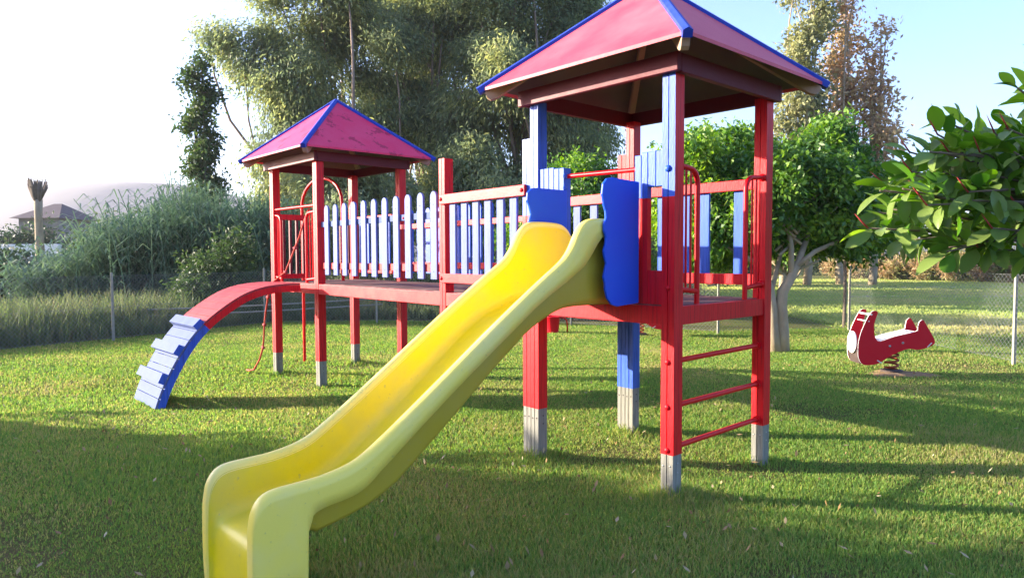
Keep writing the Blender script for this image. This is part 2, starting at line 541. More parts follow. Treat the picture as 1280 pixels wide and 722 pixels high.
def post(a0, b0, wa, wb, z0, z1, foot, low='red', high=None, zs=1.86, sidehigh=None, groove=True, label=None):
    """square timber post with a shallow groove down both U faces"""
    g, gd = 0.0035, 0.008
    a1, b1 = a0 + wa, b0 + wb
    bm_ = b0 + wb * 0.52
    if groove:
        prof = [(a0, b0), (a1, b0), (a1, bm_ - g), (a1 - gd, bm_ - g), (a1 - gd, bm_ + g), (a1, bm_ + g), (a1, b1), (a0, b1), (a0, bm_ + g), (a0 + gd, bm_ + g), (a0 + gd, bm_ - g), (a0, bm_ - g)]
    else:
        prof = [(a0, b0), (a1, b0), (a1, b1), (a0, b1)]
    n = len(prof)
    def ext(mb, za, zb, mi, side=None, cap=True):
        vs = [P(a, b, za) for a, b in prof] + [P(a, b, zb) for a, b in prof]
        fs, ms = [], []
        for i in range(n):
            j = (i + 1) % n
            fs.append((i, j, n + j, n + i))
            flat_b = abs(prof[i][1] - prof[j][1]) < 1e-6 and abs(prof[i][0] - prof[j][0]) > 0.03
            ms.append(side if (side is not None and flat_b) else mi)
        k = len(mb.v)
        mb.v += [tuple(v) for v in vs]
        mb.f += [tuple(q + k for q in f) for f in fs]
        mb.mi += ms
        return k
    mb = MB()
    mats = [M['red'], M['blue']]
    lowi = 0 if low == 'red' else 1
    k0 = ext(mb, foot, min(zs, z1) if high else z1, lowi)
    mb.f.append(tuple(k0 + i for i in range(n))[::-1]); mb.mi.append(lowi)
    if high:
        hi = 0 if high == 'red' else 1
        si = None if sidehigh is None else (0 if sidehigh == 'red' else 1)
        k0 = ext(mb, zs, z1, hi, si)
    mb.f.append(tuple(k0 + n + i for i in range(n))); mb.mi.append(mb.mi[-1])
    o = mb.build('post', mats, play)
    if foot > z0:
        i_ = 0.0015
        gap = 0.006
        for y0_, y1_ in ((b0 + i_, bm_ - gap / 2), (bm_ + gap / 2, b1 - i_)):
            fb = MB()
            box(fb, a0 + i_, a1 - i_, y0_, y1_, z0, foot)
            fo = fb.build('post_foot', M['foot'], o, bevel=0.002)
        bm2 = M['bolt'] if foot > 0.3 else M['metal']
        bolts(o, [P(a0 + i_, b0 + wb * 0.25, foot - 0.07), P(a0 + i_, b0 + wb * 0.78, foot - 0.075)], -UU, 0.006, bm2)
        bolts(o, [P(a0 + wa * 0.55, b0 + i_, foot - 0.055), P(a0 + wa * 0.55, b0 + i_, foot - 0.115)], -VV, 0.006, bm2)
    return o

ZT = 2.62
# near tower
pB = post(0, 0, PW, PW, -0.1, ZT, 0.262, 'red', 'blue', 1.86, 'red')
pA = post(0, SV, PW, 0.083, -0.1, ZT, 0.365, 'red', 'blue', 1.80)
pC = post(SU, 0, PW, PW, -0.1, ZT, 0.26, 'red')
pD = post(SU, SV, PW, 0.083, -0.1, ZT, 0.368, 'blue', 'red', HD)
# bridge posts
post(0, SV + 0.086, PW, 0.086, -0.1, 2.365, 0.365, 'red', 'blue', 1.80)
post(SU, SV + 0.086, PW, 0.086, -0.1, 2.355, 0.368, 'blue', 'red', HD)
PB = 2.385
post(0, PB, PW, 0.085, 0.93, 2.345, 0.93, 'red')
post(SU, PB, PW, 0.085, 0.93, 2.345, 0.93, 'red')
# far tower
post(0, F0, PW, PW, -0.1, ZT, 0.285, 'red')
post(0, F0 + SV, PW, PW, -0.1, ZT, 0.27, 'red')
post(SU, F0, PW, PW, -0.1, ZT, 0.27, 'red')
post(SU, F0 + SV, PW, PW, -0.1, ZT, 0.28, 'red')

# ---- roofs
def roof(b0, top, label):
    OU, OV = 0.262, 0.25
    a0, a1 = -OU, SU + PW + OU
    c0, c1 = b0 - OV, b0 + SV + PW + OV
    ez, ap = 2.735, 3.475
    ac, bc = (a0 + a1) / 2, (c0 + c1) / 2
    corners = [(a0, c0), (a1, c0), (a1, c1), (a0, c1)]
    rt = MB()
    th = 0.022
    # top sheets, closed shell with an edge
    A = P(ac, bc, ap)
    for i in range(4):
        j = (i + 1) % 4
        p, q = P(*corners[i], ez), P(*corners[j], ez)
        dz = Vector((0, 0, -th))
        rt.add([p, q, A, p + dz, q + dz, A + dz], [(0, 1, 2), (5, 4, 3), (0, 3, 4, 1)])
    r = rt.build('roof', top, play)
    if label:
        r['label'] = label
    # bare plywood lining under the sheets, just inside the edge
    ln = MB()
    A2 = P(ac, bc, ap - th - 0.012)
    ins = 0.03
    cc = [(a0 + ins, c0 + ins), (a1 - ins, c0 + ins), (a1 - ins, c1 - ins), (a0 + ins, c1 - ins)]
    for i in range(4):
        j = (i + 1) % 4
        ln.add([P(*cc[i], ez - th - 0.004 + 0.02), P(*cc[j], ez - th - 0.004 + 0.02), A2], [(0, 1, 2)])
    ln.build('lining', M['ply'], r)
    # blue hip caps
    for i in range(4):
        mb = MB()
        ca, cb = corners[i]
        e = P(ca, cb, ez)
        d = (e - A).normalized()
        e2 = e + d * 0.03
        side = d.cross(Vector((0, 0, 1))).normalized()
        nrm = side.cross(d).normalized()
        if nrm.z < 0: nrm = -nrm
        h, wd = 0.024, 0.028
        lo = -0.03
        vs = []
        for q in (e2, A):
            vs += [q - side * wd + nrm * (lo - 0.004), q + side * wd + nrm * (lo - 0.004), q + side * wd + nrm * (h * 0.35), q + nrm * h, q - side * wd + nrm * (h * 0.35)]
        fs = [(0, 1, 2, 3, 4), (9, 8, 7, 6, 5)] + [(k, (k + 1) % 5, 5 + (k + 1) % 5, 5 + k) for k in range(5)]
        mb.add(vs, fs)
        mb.build('hip_cap', M['hipblue'], r)
    # hip rafters with rounded tails
    for i in range(4):
        mb = MB()
        ca, cb = corners[i]
        sa = 1 if ca < ac else -1
        sb = 1 if cb < bc else -1
        e = P(ca + sa * 0.02, cb + sb * 0.02, ez - th - 0.012)
        T = P(ac, bc, ap - th - 0.03)
        d = (T - e).normalized()
        hd = Vector((d.x, d.y, 0)).normalized()
        side = hd.cross(Vector((0, 0, 1))) * 0.024
        up = Vector((0, 0, 1))
        # outline in the vertical plane
        D = (T - e).length
        out = [e, e + d * 0.02 - up * 0.05, e + d * 0.05 - up * 0.082, e + d * 0.10 - up * 0.095, e + d * 0.3 - up * 0.095, T - up * 0.095, T]
        mb.prism([p - side for p in out], side * 2)
        mb.build('rafter', M['timber'], r, bevel=0.003)
    # tie beams round the post tops
    zb0, zb1 = 2.60, 2.712
    bt = 0.042
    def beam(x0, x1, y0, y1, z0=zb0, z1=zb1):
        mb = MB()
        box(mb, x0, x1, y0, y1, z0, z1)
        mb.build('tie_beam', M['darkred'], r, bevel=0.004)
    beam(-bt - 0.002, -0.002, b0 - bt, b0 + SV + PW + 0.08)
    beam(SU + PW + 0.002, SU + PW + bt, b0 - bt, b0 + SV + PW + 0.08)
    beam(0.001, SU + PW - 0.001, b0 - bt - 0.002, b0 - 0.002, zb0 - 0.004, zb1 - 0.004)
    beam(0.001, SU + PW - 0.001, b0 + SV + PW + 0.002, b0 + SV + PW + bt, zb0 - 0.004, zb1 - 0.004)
    kb = MB()
    kb.tube([P(ac, bc, ap - 0.24), P(ac, bc, ap - 0.06)], 0.04, 8)
    kb.build('king_block', M['timber'], r)
    return r
roof(0, M['roofred'], 'red roof tinted pink by glare, with blue edges, over the slide tower')
roof(F0, M['roofmag'], 'magenta roof with peeling paint, over the far tower')

# ---- decks and beams
def deck(b0, b1, a0, a1, along_b=False, n=10):
    mb = MB()
    if along_b:
        w_ = (a1 - a0) / n
        for i in range(n):
            dz = random.uniform(-0.002, 0.002)
            box(mb, a0 + i * w_ + 0.003, a0 + (i + 1) * w_ - 0.003, b0, b1, HD - 0.03, HD + dz)
    else:
        n = max(1, round((b1 - b0) / 0.115))
        w_ = (b1 - b0) / n
        for i in range(n):
            dz = random.uniform(-0.002, 0.002)
            box(mb, a0, a1, b0 + i * w_ + 0.003, b0 + (i + 1) * w_ - 0.003, HD - 0.03, HD + dz)
    return mb.build('deck', M['deck'], play, bevel=0.003)
deck(0.055, SV - 0.002, 0.05, SU + 0.05)
deck(SV + 0.18, F0 - 0.005, 0.05, SU + 0.05)
deck(F0 + 0.1, F0 + SV + 0.02, 0.05, SU + 0.05)
ZB0, ZB1 = 1.068, HD - 0.004
def beam(a0, a1, b0, b1, mat='red', z0=ZB0, z1=ZB1):
    mb = MB()
    box(mb, a0, a1, b0, b1, z0, z1)
    return mb.build('deck_beam', M[mat], play, bevel=0.004)
beam(0.006, 0.048, PW + 0.001, SV - 0.001)
beam(PW + 0.001, SU - 0.001, 0.008, 0.05)
beam(SU + 0.046, SU + 0.088, PW + 0.001, SV - 0.001)
beam(0.004, 0.046, SV + 0.173, PB - 0.001, 'redrail')
beam(0.004, 0.046, PB + 0.086, F0 - 0.001, 'redrail')
beam(SU + 0.046, SU + 0.088, SV + 0.173, PB - 0.001)
beam(SU + 0.046, SU + 0.088, PB + 0.086, F0 - 0.001)
beam(0.006, 0.048, F0 + PW + 0.001, F0 + SV - 0.001)
beam(SU + 0.046, SU + 0.088, F0 + PW + 0.001, F0 + SV - 0.001)
beam(PW + 0.001, SU - 0.001, F0 + SV + 0.04, F0 + SV + 0.082)
beam(PW + 0.001, SU - 0.001, F0 + 0.01, F0 + 0.05)
beam(PW + 0.001, SU - 0.001, SV + 0.01, SV + 0.05)

# ---- railings
def railing(name='railing', label=None):
    o = bpy.data.objects.new(name, None)
    COL.objects.link(o)
    o.parent = play
    if label: o['label'] = label
    return o

def picket(par, a, b, wb, z0, z1, rounded, mat, ta=0.022):
    mb = MB()
    if rounded:
        prof = [(b - wb / 2, z0), (b + wb / 2, z0)]
        zz = z1 - wb * 0.55
        for k in range(9):
            t = math.pi * k / 8
            prof.append((b + math.cos(t) * wb / 2, zz + math.sin(t) * wb * 0.55))
    else:
        prof = [(b - wb / 2, z0), (b + wb / 2, z0), (b + wb / 2, z1), (b - wb / 2, z1)]
    n = len(prof)
    vs = [P(a, y, z) for y, z in prof] + [P(a + ta, y, z) for y, z in prof]
    fs = [tuple(range(n))[::-1], tuple(range(n, 2 * n))] + [(i, (i + 1) % n, n + (i + 1) % n, n + i) for i in range(n)]
    mb.add(vs, fs)
    if rounded:
        for zz in (z1 - 0.12, z0 + 0.07):
            mb.dome(P(a, b, zz), -UU, 0.005, 0.004, 8, 3, 1)
    return mb.build('picket', [mat, M['darkblue']], par, bevel=0.003)

def rail(par, a0, a1, b0, b1, z0, z1, mat='redrail', zs=0.0):
    mb = MB()
    mb.hexa([P(a0, b0, z0), P(a1, b0, z0), P(a1, b1, z0 + zs), P(a0, b1, z0 + zs), P(a0, b0, z1), P(a1, b0, z1), P(a1, b1, z1 + zs), P(a0, b1, z1 + zs)])
    return mb.build('rail', M[mat], par, bevel=0.004)

# front of bridge, section by the near tower: flat slats behind two boards
r1 = railing('railing', 'flat slatted bridge railing beside the slide tower')
rail(r1, -0.03, -0.002, SV + 0.12, PB + 0.045, 1.948, 2.03)
rail(r1, -0.03, -0.002, SV + 0.12, PB + 0.045, 1.272, 1.352)
for x in (2.27, 2.105, 1.945, 1.785, 1.625, 1.465):
    picket(r1, 0.0, x, 0.082, 1.285, 2.02, False, M['bluepale'])
bolts(r1, [P(-0.03, PB + 0.015, 1.99), P(-0.03, PB + 0.015, 1.31), P(-0.03, SV + 0.15, 1.99)], r=0.017)
# back of bridge, same section
r2 = railing('railing', 'rear bridge railing with flat slats')
rail(r2, SU - 0.03, SU - 0.002, SV + 0.13, PB + 0.045, 1.955, 2.04)
rail(r2, SU - 0.03, SU - 0.002, SV + 0.13, PB + 0.045, 1.275, 1.352)
for x in (2.27, 2.06, 1.85, 1.64, 1.46):
    picket(r2, SU, x, 0.085, 1.28, 2.0, False, M['bluepale'])
# rounded picket sections
r3 = railing('railing', 'picket railing with eleven rounded blue pickets facing the slide side')
FPK = (4.60, 4.40, 4.20, 4.00, 3.80, 3.61, 3.42, 3.24, 3.06, 2.88, 2.70)
npk = 11
b_first, b_last = 4.79, 2.60
bs = [b_first + (b_last - b_first) * i / (npk - 1) for i in range(npk)]
for x in bs:
    picket(r3, 0.024, x, 0.098, 1.295, 2.08, True, M['bluepale'])
rail(r3, 0.048, 0.076, PB + 0.087, F0 - 0.001, 1.84, 1.90, 'white_blue')
rail(r3, 0.048, 0.076, PB + 0.087, F0 - 0.001, 1.36, 1.43, 'redrail')
bolts(r3, [P(0.048, 3.71, 1.865), P(0.048, 3.15, 1.865)], r=0.012)
r4 = railing('railing', 'rear picket railing with rounded blue pickets')
for x in [PB + 0.2 + 0.2 * i for i in range(12)]:
    picket(r4, SU + 0.03, x, 0.098, 1.295, 2.08, True, M['blue'])
rail(r4, SU, SU + 0.028, PB + 0.087, F0 - 0.001, 1.84, 1.90, 'redrail')
rail(r4, SU, SU + 0.028, PB + 0.087, F0 - 0.001, 1.36, 1.43, 'redrail')
# rear railing of the near tower, two broad slats
r5 = railing('railing', 'rear railing of the slide tower with broad blue slats')
rail(r5, SU + 0.02, SU + 0.05, PW + 0.001, SV - 0.001, 1.978, 2.055, 'red')
rail(r5, SU + 0.02, SU + 0.05, PW + 0.001, SV - 0.001, 1.28, 1.36, 'red')
for x in (0.24, 0.535, 0.71, 0.93):
    picket(r5, SU + 0.052, x, 0.085, 1.30, 2.03, False, M['blue'])
# far tower back side (seen between posts): red slats each side of the pole opening
r6 = railing('railing', 'red slatted railing on the rear of the far tower')
for k in range(4):
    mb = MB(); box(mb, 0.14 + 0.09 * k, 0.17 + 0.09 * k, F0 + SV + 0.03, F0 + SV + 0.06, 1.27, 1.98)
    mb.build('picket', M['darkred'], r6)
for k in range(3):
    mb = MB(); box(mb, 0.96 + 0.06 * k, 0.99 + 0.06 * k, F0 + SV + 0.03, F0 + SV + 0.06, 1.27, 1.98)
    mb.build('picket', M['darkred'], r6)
mb = MB(); box(mb, PW, 0.46, F0 + SV + 0.02, F0 + SV + 0.07, 1.98, 2.05); mb.build('rail', M['red'], r6, bevel=.004)
mb = MB(); box(mb, PW, 0.46, F0 + SV + 0.02, F0 + SV + 0.07, 1.22, 1.28); mb.build('rail', M['red'], r6, bevel=.004)
# rear of far tower (a=SU side) railing of red boards
r7 = railing('railing', 'rear railing of the far tower')
rail(r7, SU + 0.02, SU + 0.05, F0 + PW + 0.001, F0 + SV - 0.001, 1.978, 2.045, 'red')
rail(r7, SU + 0.02, SU + 0.05, F0 + PW + 0.001, F0 + SV - 0.001, 1.28, 1.34, 'red')
for k in range(6):
    picket(r7, SU + 0.052, F0 + 0.2 + 0.17 * k, 0.08, 1.30, 2.0, False, M['blue'])

# ---- slide entrance: boards either side
def board(b0, b1, z0, z1, a0=0.012, a1=0.055, zs=1.86, low='red', high='blue', name='entrance_board'):
    mb = MB()
    if z0 < zs < z1:
        box(mb, a0, a1, b0, b1, z0, zs, 0)
        box(mb, a0, a1, b0, b1, zs + 0.0005, z1, 1)
    else:
        box(mb, a0, a1, b0, b1, z0, z1, 1 if z0 >= zs else 0)
    return mb.build(name, [M[low], M[high]], play, bevel=0.003)
board(0.262, 0.312, HD + 0.004, 2.135)
board(0.212, 0.259, HD + 0.004, 2.15)
board(0.152, 0.209, 1.93, 2.15)
board(0.0955, 0.149, 1.93, 2.15)
board(0.152, 0.209, HD + 0.004, 1.405, 0.012, 0.055)
board(0.0955, 0.149, HD + 0.004, 1.405, 0.012, 0.055)
board(0.093 + 0.0, 0.0955, 1.0, 1.0005, 0.02, 0.05) if False else None
for b_ in (0.932, 0.982, 1.032, 1.082, 1.132):
    board(b_, b_ + 0.046, HD + 0.004, 2.12 + 0.01 * (b_ > 1.0), 0.012, 0.085, 1.5)
gb = MB()
gb.tube([P(0.045, 0.32, 2.052), P(0.05, 0.93, 2.062)], 0.0155, 12)
gb.build('grab_bar', M['redtube'], play, smooth=False, autosmooth=True)
bolts(play, [P(0.02, 0.929, 2.06), P(0.02, 0.929, 1.98)], -VV, 0.02, 'blue')
bolts(play, [P(0, 0.05, 2.03)], -UU, 0.022, 'blue')
bolts(play, [P(0, 0.045, z) for z in (1.30, 0.84, 0.56, 0.29)], -UU, 0.019, 'red')

def guard(b, pts, label):
    mb = MB()
    mb.prism([P(a, b, z) for a, z in pts], VV * 0.018)
    o = mb.build('slide_guard', M['bluepanel'], play, bevel=0.005)
    o['label'] = label
    return o
g = [(-0.005, 1.198), (-0.22, 1.185), (-0.275, 1.20), (-0.315, 1.24), (-0.335, 1.30)]
for k in range(13):
    z = 1.33 + k * 0.04
    g.append((-0.335 - 0.0125 * (1 - math.cos((z - 1.30) / 0.148 * 2 * math.pi)) + 0.01, z))
g += [(-0.365, 1.87), (-0.355, 1.93), (-0.32, 1.965), (-0.27, 1.975), (-0.005, 1.965)]
guard(0.262, g, 'tall wavy edged blue guard panel at the near side of the slide')
g = [(-0.01, 1.45), (-0.33, 1.45), (-0.35, 1.62), (-0.365, 1.70), (-0.38, 1.73), (-0.36, 1.78), (-0.375, 1.83), (-0.395, 1.87), (-0.39, 1.92), (-0.35, 1.95), (-0.30, 1.955), (-0.01, 1.955)]
guard(0.880, g, 'smaller blue guard panel at the far side of the slide')

# ---- slide
def slide():
    # stations: rim (a,z), flange bottom (a,z), tub bottom (a,z)
    T = [
     ((-2.512, 0.00), (-2.500, -0.02), (-2.492, -0.02)),
     ((-2.514, 0.20), (-2.490, -0.02), (-2.486, 0.13)),
     ((-2.512, 0.33), (-2.480, -0.02), (-2.478, 0.215)),
     ((-2.508, 0.40), (-2.460, -0.02), (-2.462, 0.250)),
     ((-2.495, 0.46), (-2.440, -0.02), (-2.440, 0.268)),
     ((-2.468, 0.503), (-2.410, -0.02), (-2.410, 0.276)),
     ((-2.430, 0.525), (-2.370, -0.02), (-2.370, 0.282)),
     ((-2.380, 0.533), (-2.330, -0.02), (-2.330, 0.286)),
     ((-2.310, 0.535), (-2.278, -0.02), (-2.290, 0.290)),
     ((-2.290, 0.536), (-2.268, 0.33), (-2.270, 0.293)),
     ((-2.260, 0.537), (-2.245, 0.385), (-2.240, 0.297)),
     ((-2.200, 0.540), (-2.190, 0.403), (-2.170, 0.308)),
     ((-2.110, 0.553), (-2.110, 0.410), (-2.070, 0.325)),
     ((-2.040, 0.570), (-2.030, 0.420), (-1.990, 0.348)),
     ((-1.980, 0.595), (-1.960, 0.446), (-1.920, 0.375)),
     ((-1.910, 0.637), (-1.880, 0.495), (-1.840, 0.420)),
     ((-1.830, 0.688), (-1.790, 0.563), (-1.750, 0.480)),
     ((-1.700, 0.775), (-1.650, 0.668), (-1.610, 0.585)),
     ((-1.500, 0.912), (-1.450, 0.812), (-1.400, 0.745)),
     ((-1.270, 1.072), (-1.210, 0.975), (-1.150, 0.940)),
     ((-1.050, 1.220), (-0.980, 1.128), (-0.930, 1.092)),
     ((-0.830, 1.363), (-0.760, 1.280), (-0.740, 1.168)),
     ((-0.700, 1.443), (-0.620, 1.368), (-0.620, 1.205)),
     ((-0.640, 1.488), (-0.560, 1.402), (-0.540, 1.214)),
     ((-0.590, 1.545), (-0.500, 1.440), (-0.480, 1.216)),
     ((-0.545, 1.620), (-0.440, 1.500), (-0.420, 1.216)),
     ((-0.505, 1.672), (-0.390, 1.560), (-0.370, 1.216)),
     ((-0.455, 1.705), (-0.345, 1.605), (-0.320, 1.215)),
     ((-0.390, 1.720), (-0.290, 1.632), (-0.270, 1.214)),
     ((-0.250, 1.722), (-0.210, 1.640), (-0.200, 1.213)),
     ((-0.140, 1.712), (-0.130, 1.630), (-0.120, 1.212)),
     ((-0.070, 1.675), (-0.075, 1.600), (-0.080, 1.211)),
     ((-0.035, 1.620), (-0.050, 1.560), (-0.050, 1.210)),
     ((-0.010, 1.540), (-0.020, 1.500), (-0.020, 1.210)),
     ((0.000, 1.380), (-0.005, 1.360), (0.0, 1.210)),
    ]
    # catmull refine
    arr = np.array([[c for p in s for c in p] for s in T])
    out = []
    for i in range(len(arr) - 1):
        p0, p1, p2, p3 = arr[max(i - 1, 0)], arr[i], arr[i + 1], arr[min(i + 2, len(arr) - 1)]
        jump = abs(p1[3] - p2[3]) > 0.2
        jump_n = abs(p0[3] - p1[3]) > 0.2 or abs(p3[3] - p2[3]) > 0.2
        for k in range(3):
            t = k / 3
            cr = 0.5 * ((2 * p1) + (-p0 + p2) * t + (2 * p0 - 5 * p1 + 4 * p2 - p3) * t * t + (-p0 + 3 * p1 - 3 * p2 + p3) * t ** 3)
            if jump or jump_n:
                cr[2:4] = p1[2:4] * (1 - t) + p2[2:4] * t
            out.append(cr)
    out.append(arr[-1])
    N = 0.305
    W_ = 0.55
    near, far = N, N + W_
    inn, und, rimv = MB(), MB(), MB()
    def sweep(mb, fn):
        rows = [fn(*s) for s in out]
        n = len(rows[0])
        k = len(mb.v)
        for r in rows:
            mb.v += [tuple(q) for q in r]
        for i in range(len(rows) - 1):
            for j in range(n - 1):
                mb.f.append((k + i * n + j, k + i * n + j + 1, k + (i + 1) * n + j + 1, k + (i + 1) * n + j)); mb.mi.append(0)
        return rows
    def lerp(p, q, t): return (p[0] * (1 - t) + q[0] * t, p[1] * (1 - t) + q[1] * t)
    def inner(aR, zR, aF, zF, aT, zT):
        R_, B_ = (aR, zR), (aT, zT + 0.022)
        pts = []
        for s in (0, 1):
            sg = 1 if s == 0 else -1
            e = near if s == 0 else far
            H_ = max(1e-3, zR - zT)
            def at(bo, p): return P(p[0], e + sg * bo, p[1])
            u0 = min(0.3, 0.03 / max(0.05, math.hypot(R_[0] - B_[0], R_[1] - B_[1])))
            fl = [at(0.0445, lerp(R_, B_, u0 * 0.9)), at(0.050, lerp(R_, B_, 0.35)), at(0.056, lerp(R_, B_, 0.65)), at(0.066, lerp(R_, B_, 0.85)), at(0.082, lerp(R_, B_, 0.95)), at(0.106, lerp(R_, B_, 1.0))]
            pts.append(fl)
        mid = [P(B_[0], near + W_ * t, B_[1]) for t in (0.32, 0.5, 0.68)]
        return pts[0] + mid + pts[1][::-1]
    sweep(inn, inner)
    o = inn.build('slide', M['slide_in'], play, smooth=True)
    def rimf(s):
        sg = 1 if s == 0 else -1
        e = near if s == 0 else far
        def f(aR, zR, aF, zF, aT, zT):
            R_, F_ = (aR, zR), (aF, zF)
            if 0.36 < zF < 1.35:
                kf = 1 - 0.24 * min(1.0, (zF - 0.36) / 0.12) * min(1.0, (1.35 - zF) / 0.15)
                F_ = (aR + (aF - aR) * kf, zR + (zF - zR) * kf)
                aF, zF = F_
            H_ = max(0.02, math.hypot(aR - aF, zR - zF))
            u1, u2, u3 = min(0.9, 0.006 / H_), min(0.92, 0.018 / H_), min(0.95, 0.04 / H_)
            B_ = (aT, zT + 0.022)
            hb = max(0.05, math.hypot(aR - B_[0], zR - B_[1]))
            def ins(d, bo):
                q = lerp(R_, B_, min(0.3, d / hb))
                return P(q[0], e + sg * bo, q[1])
            return [ins(0.034, 0.0465), ins(0.030, 0.0445), ins(0.016, 0.0435), ins(0.006, 0.041), P(aR, e + sg * 0.035, zR + 0.001), P(aR, e + sg * 0.025, zR + 0.0035), P(aR, e + sg * 0.008, zR + 0.003), P(*(lambda q: (q[0], e - sg * 0.006, q[1]))(lerp(R_, F_, u1))),
                    P(*(lambda q: (q[0], e - sg * 0.015, q[1]))(lerp(R_, F_, u2))), P(*(lambda q: (q[0], e - sg * 0.018, q[1]))(lerp(R_, F_, u3))),
                    P(*(lambda q: (q[0], e - sg * 0.019, q[1]))(lerp(R_, F_, 0.6))), P(aF, e - sg * 0.020, zF), P(aF, e - sg * 0.008, zF - 0.001), P(aF, e - sg * 0.006, zF + 0.01)]
        return f
    for s in (0, 1):
        sweep(rimv, rimf(s))
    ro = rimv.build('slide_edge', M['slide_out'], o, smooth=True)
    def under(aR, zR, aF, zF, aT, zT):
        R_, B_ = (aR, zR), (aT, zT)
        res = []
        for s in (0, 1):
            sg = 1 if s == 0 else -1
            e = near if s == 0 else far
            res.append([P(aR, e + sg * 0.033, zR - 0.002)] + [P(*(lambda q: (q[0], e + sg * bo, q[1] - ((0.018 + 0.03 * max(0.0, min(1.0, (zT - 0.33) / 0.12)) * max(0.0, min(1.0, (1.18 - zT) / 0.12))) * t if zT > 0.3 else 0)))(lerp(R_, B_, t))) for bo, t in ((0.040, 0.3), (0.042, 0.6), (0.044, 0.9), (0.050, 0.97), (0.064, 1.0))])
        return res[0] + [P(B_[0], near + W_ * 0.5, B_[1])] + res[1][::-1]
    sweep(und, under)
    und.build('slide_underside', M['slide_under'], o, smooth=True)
    # moulded bead along the bed
    return o
slide()

# ---- ladder rungs and grab handles on the right face
for z in (0.842, 0.561, 0.30):
    mb = MB()
    mb.tube([P(PW - 0.01, 0.045, z - 0.002), P(SU + 0.01, 0.045, z + 0.004)], 0.0175, 12)
    mb.tube([P(SU - 0.03, 0.045, z + 0.004), P(SU + 0.005, 0.045, z + 0.004)], 0.026, 12)
    mb.build('rung', M['redtube'], play, autosmooth=True)

def handle(pa, pb, b, sgn, zt=2.055, zb=1.29, foot=HD, reach=0.22):
    """inverted J grab rail from the post at coordinate a=pa; sgn gives the way it reaches"""
    mb = MB()
    def Q(a, z): return pb(a, z)
    n = 8
    pts = [Q(pa, zt)]
    rc = 0.09
    for k in range(n + 1):
        t = math.pi / 2 * k / n
        pts.append(Q(pa + sgn * (reach - rc + rc * math.sin(t)), zt - 0.01 - rc * (1 - math.cos(t))))
    pts.append(Q(pa + sgn * reach, foot - 0.0))
    mb.tube(pts, 0.0175, 10)
    mb.tube([Q(pa - sgn * 0.01, zb), Q(pa + sgn * (reach - 0.01), zb - 0.02)], 0.017, 10)
    for f in (0.36, 0.62):
        mb.tube([Q(pa + sgn * reach * f, zb), Q(pa + sgn * reach * f, zt - 0.012)], 0.0075, 8)
    mb.dome(Q(pa, zt), (Q(pa + sgn, zt) - Q(pa, zt)), 0.028, 0.02)
    mb.dome(Q(pa, zb), (Q(pa + sgn, zt) - Q(pa, zt)), 0.028, 0.02)
    return mb.build('grab_handle', M['redtube'], play, autosmooth=True)
handle(PW, lambda a, z: P(a, 0.03, z), 0, 1, reach=0.20)
handle(SU, lambda a, z: P(a, 0.03, z), 0, -1, reach=0.23)
# far tower, ladder opening: one at each post
handle(F0 + PW, lambda b, z: P(0.03, b, z), 0, 1, zt=2.03, zb=1.25, reach=0.24)
handle(F0 + SV, lambda b, z: P(0.03, b, z), 0, -1, zt=2.03, zb=1.25, reach=0.16)
mb = MB()
mb.tube([P(0.03, F0 + PW - 0.01, 2.10), P(0.03, F0 + SV + 0.01, 2.10)], 0.016, 10)
mb.build('grab_bar', M['redtube'], play, autosmooth=True)

# ---- fire pole with its arch
mb = MB()
apx, bpx = 0.73, 6.855
pts = [P(apx, bpx, -0.1), P(apx, bpx, 2.2)]
for k in range(1, 15):
    t = math.pi * k / 14
    pts.append(P(apx - 0.0 , bpx - 0.57 * (1 - math.cos(t)), 2.2 + 0.36 * math.sin(t)))
pts.append(P(apx, bpx - 1.14, HD))
mb.tube(pts, 0.021, 12)
mb.build('fire_pole', M['redtube'], play, autosmooth=True)

# ---- knotted climbing rope
mb = MB()
rp = [(5.365, 2.08, .1), (5.40, 2.05, .1), (5.522, 1.893, .09), (5.60, 1.75, .08), (5.689, 1.608, .06), (5.77, 1.45, .03), (5.838, 1.313, 0.0), (5.92, 1.18, -0.04), (6.0, 1.0, -0.06), (6.05, 0.82, -0.07), (6.08, 0.65, -0.08), (6.10, 0.5, -0.08), (6.13, 0.36, -0.08), (6.20, 0.20, -0.1), (6.33, 0.06, -0.12), (6.48, 0.03, -0.12), (6.62, 0.02, -0.1)]
path = [P(a - 0.1 if z < 1.3 else a, b, z) for b, z, a in rp]
mb.tube(path, 0.011, 8)
rope = mb.build('climbing_rope', M['rope'], play, smooth=True)
for i in (2, 4, 6, 8, 10, 12):
    k_ = MB()
    c = path[i]
    k_.tube([c + VV * -0.035 + Vector((0, 0, -.006)), c + VV * -0.02, c, c + VV * 0.02, c + VV * 0.035 + Vector((0, 0, .006))], [0.012, 0.018, 0.020, 0.018, 0.012], 8)
    k_.build('knot', M['pink'], rope, smooth=True)

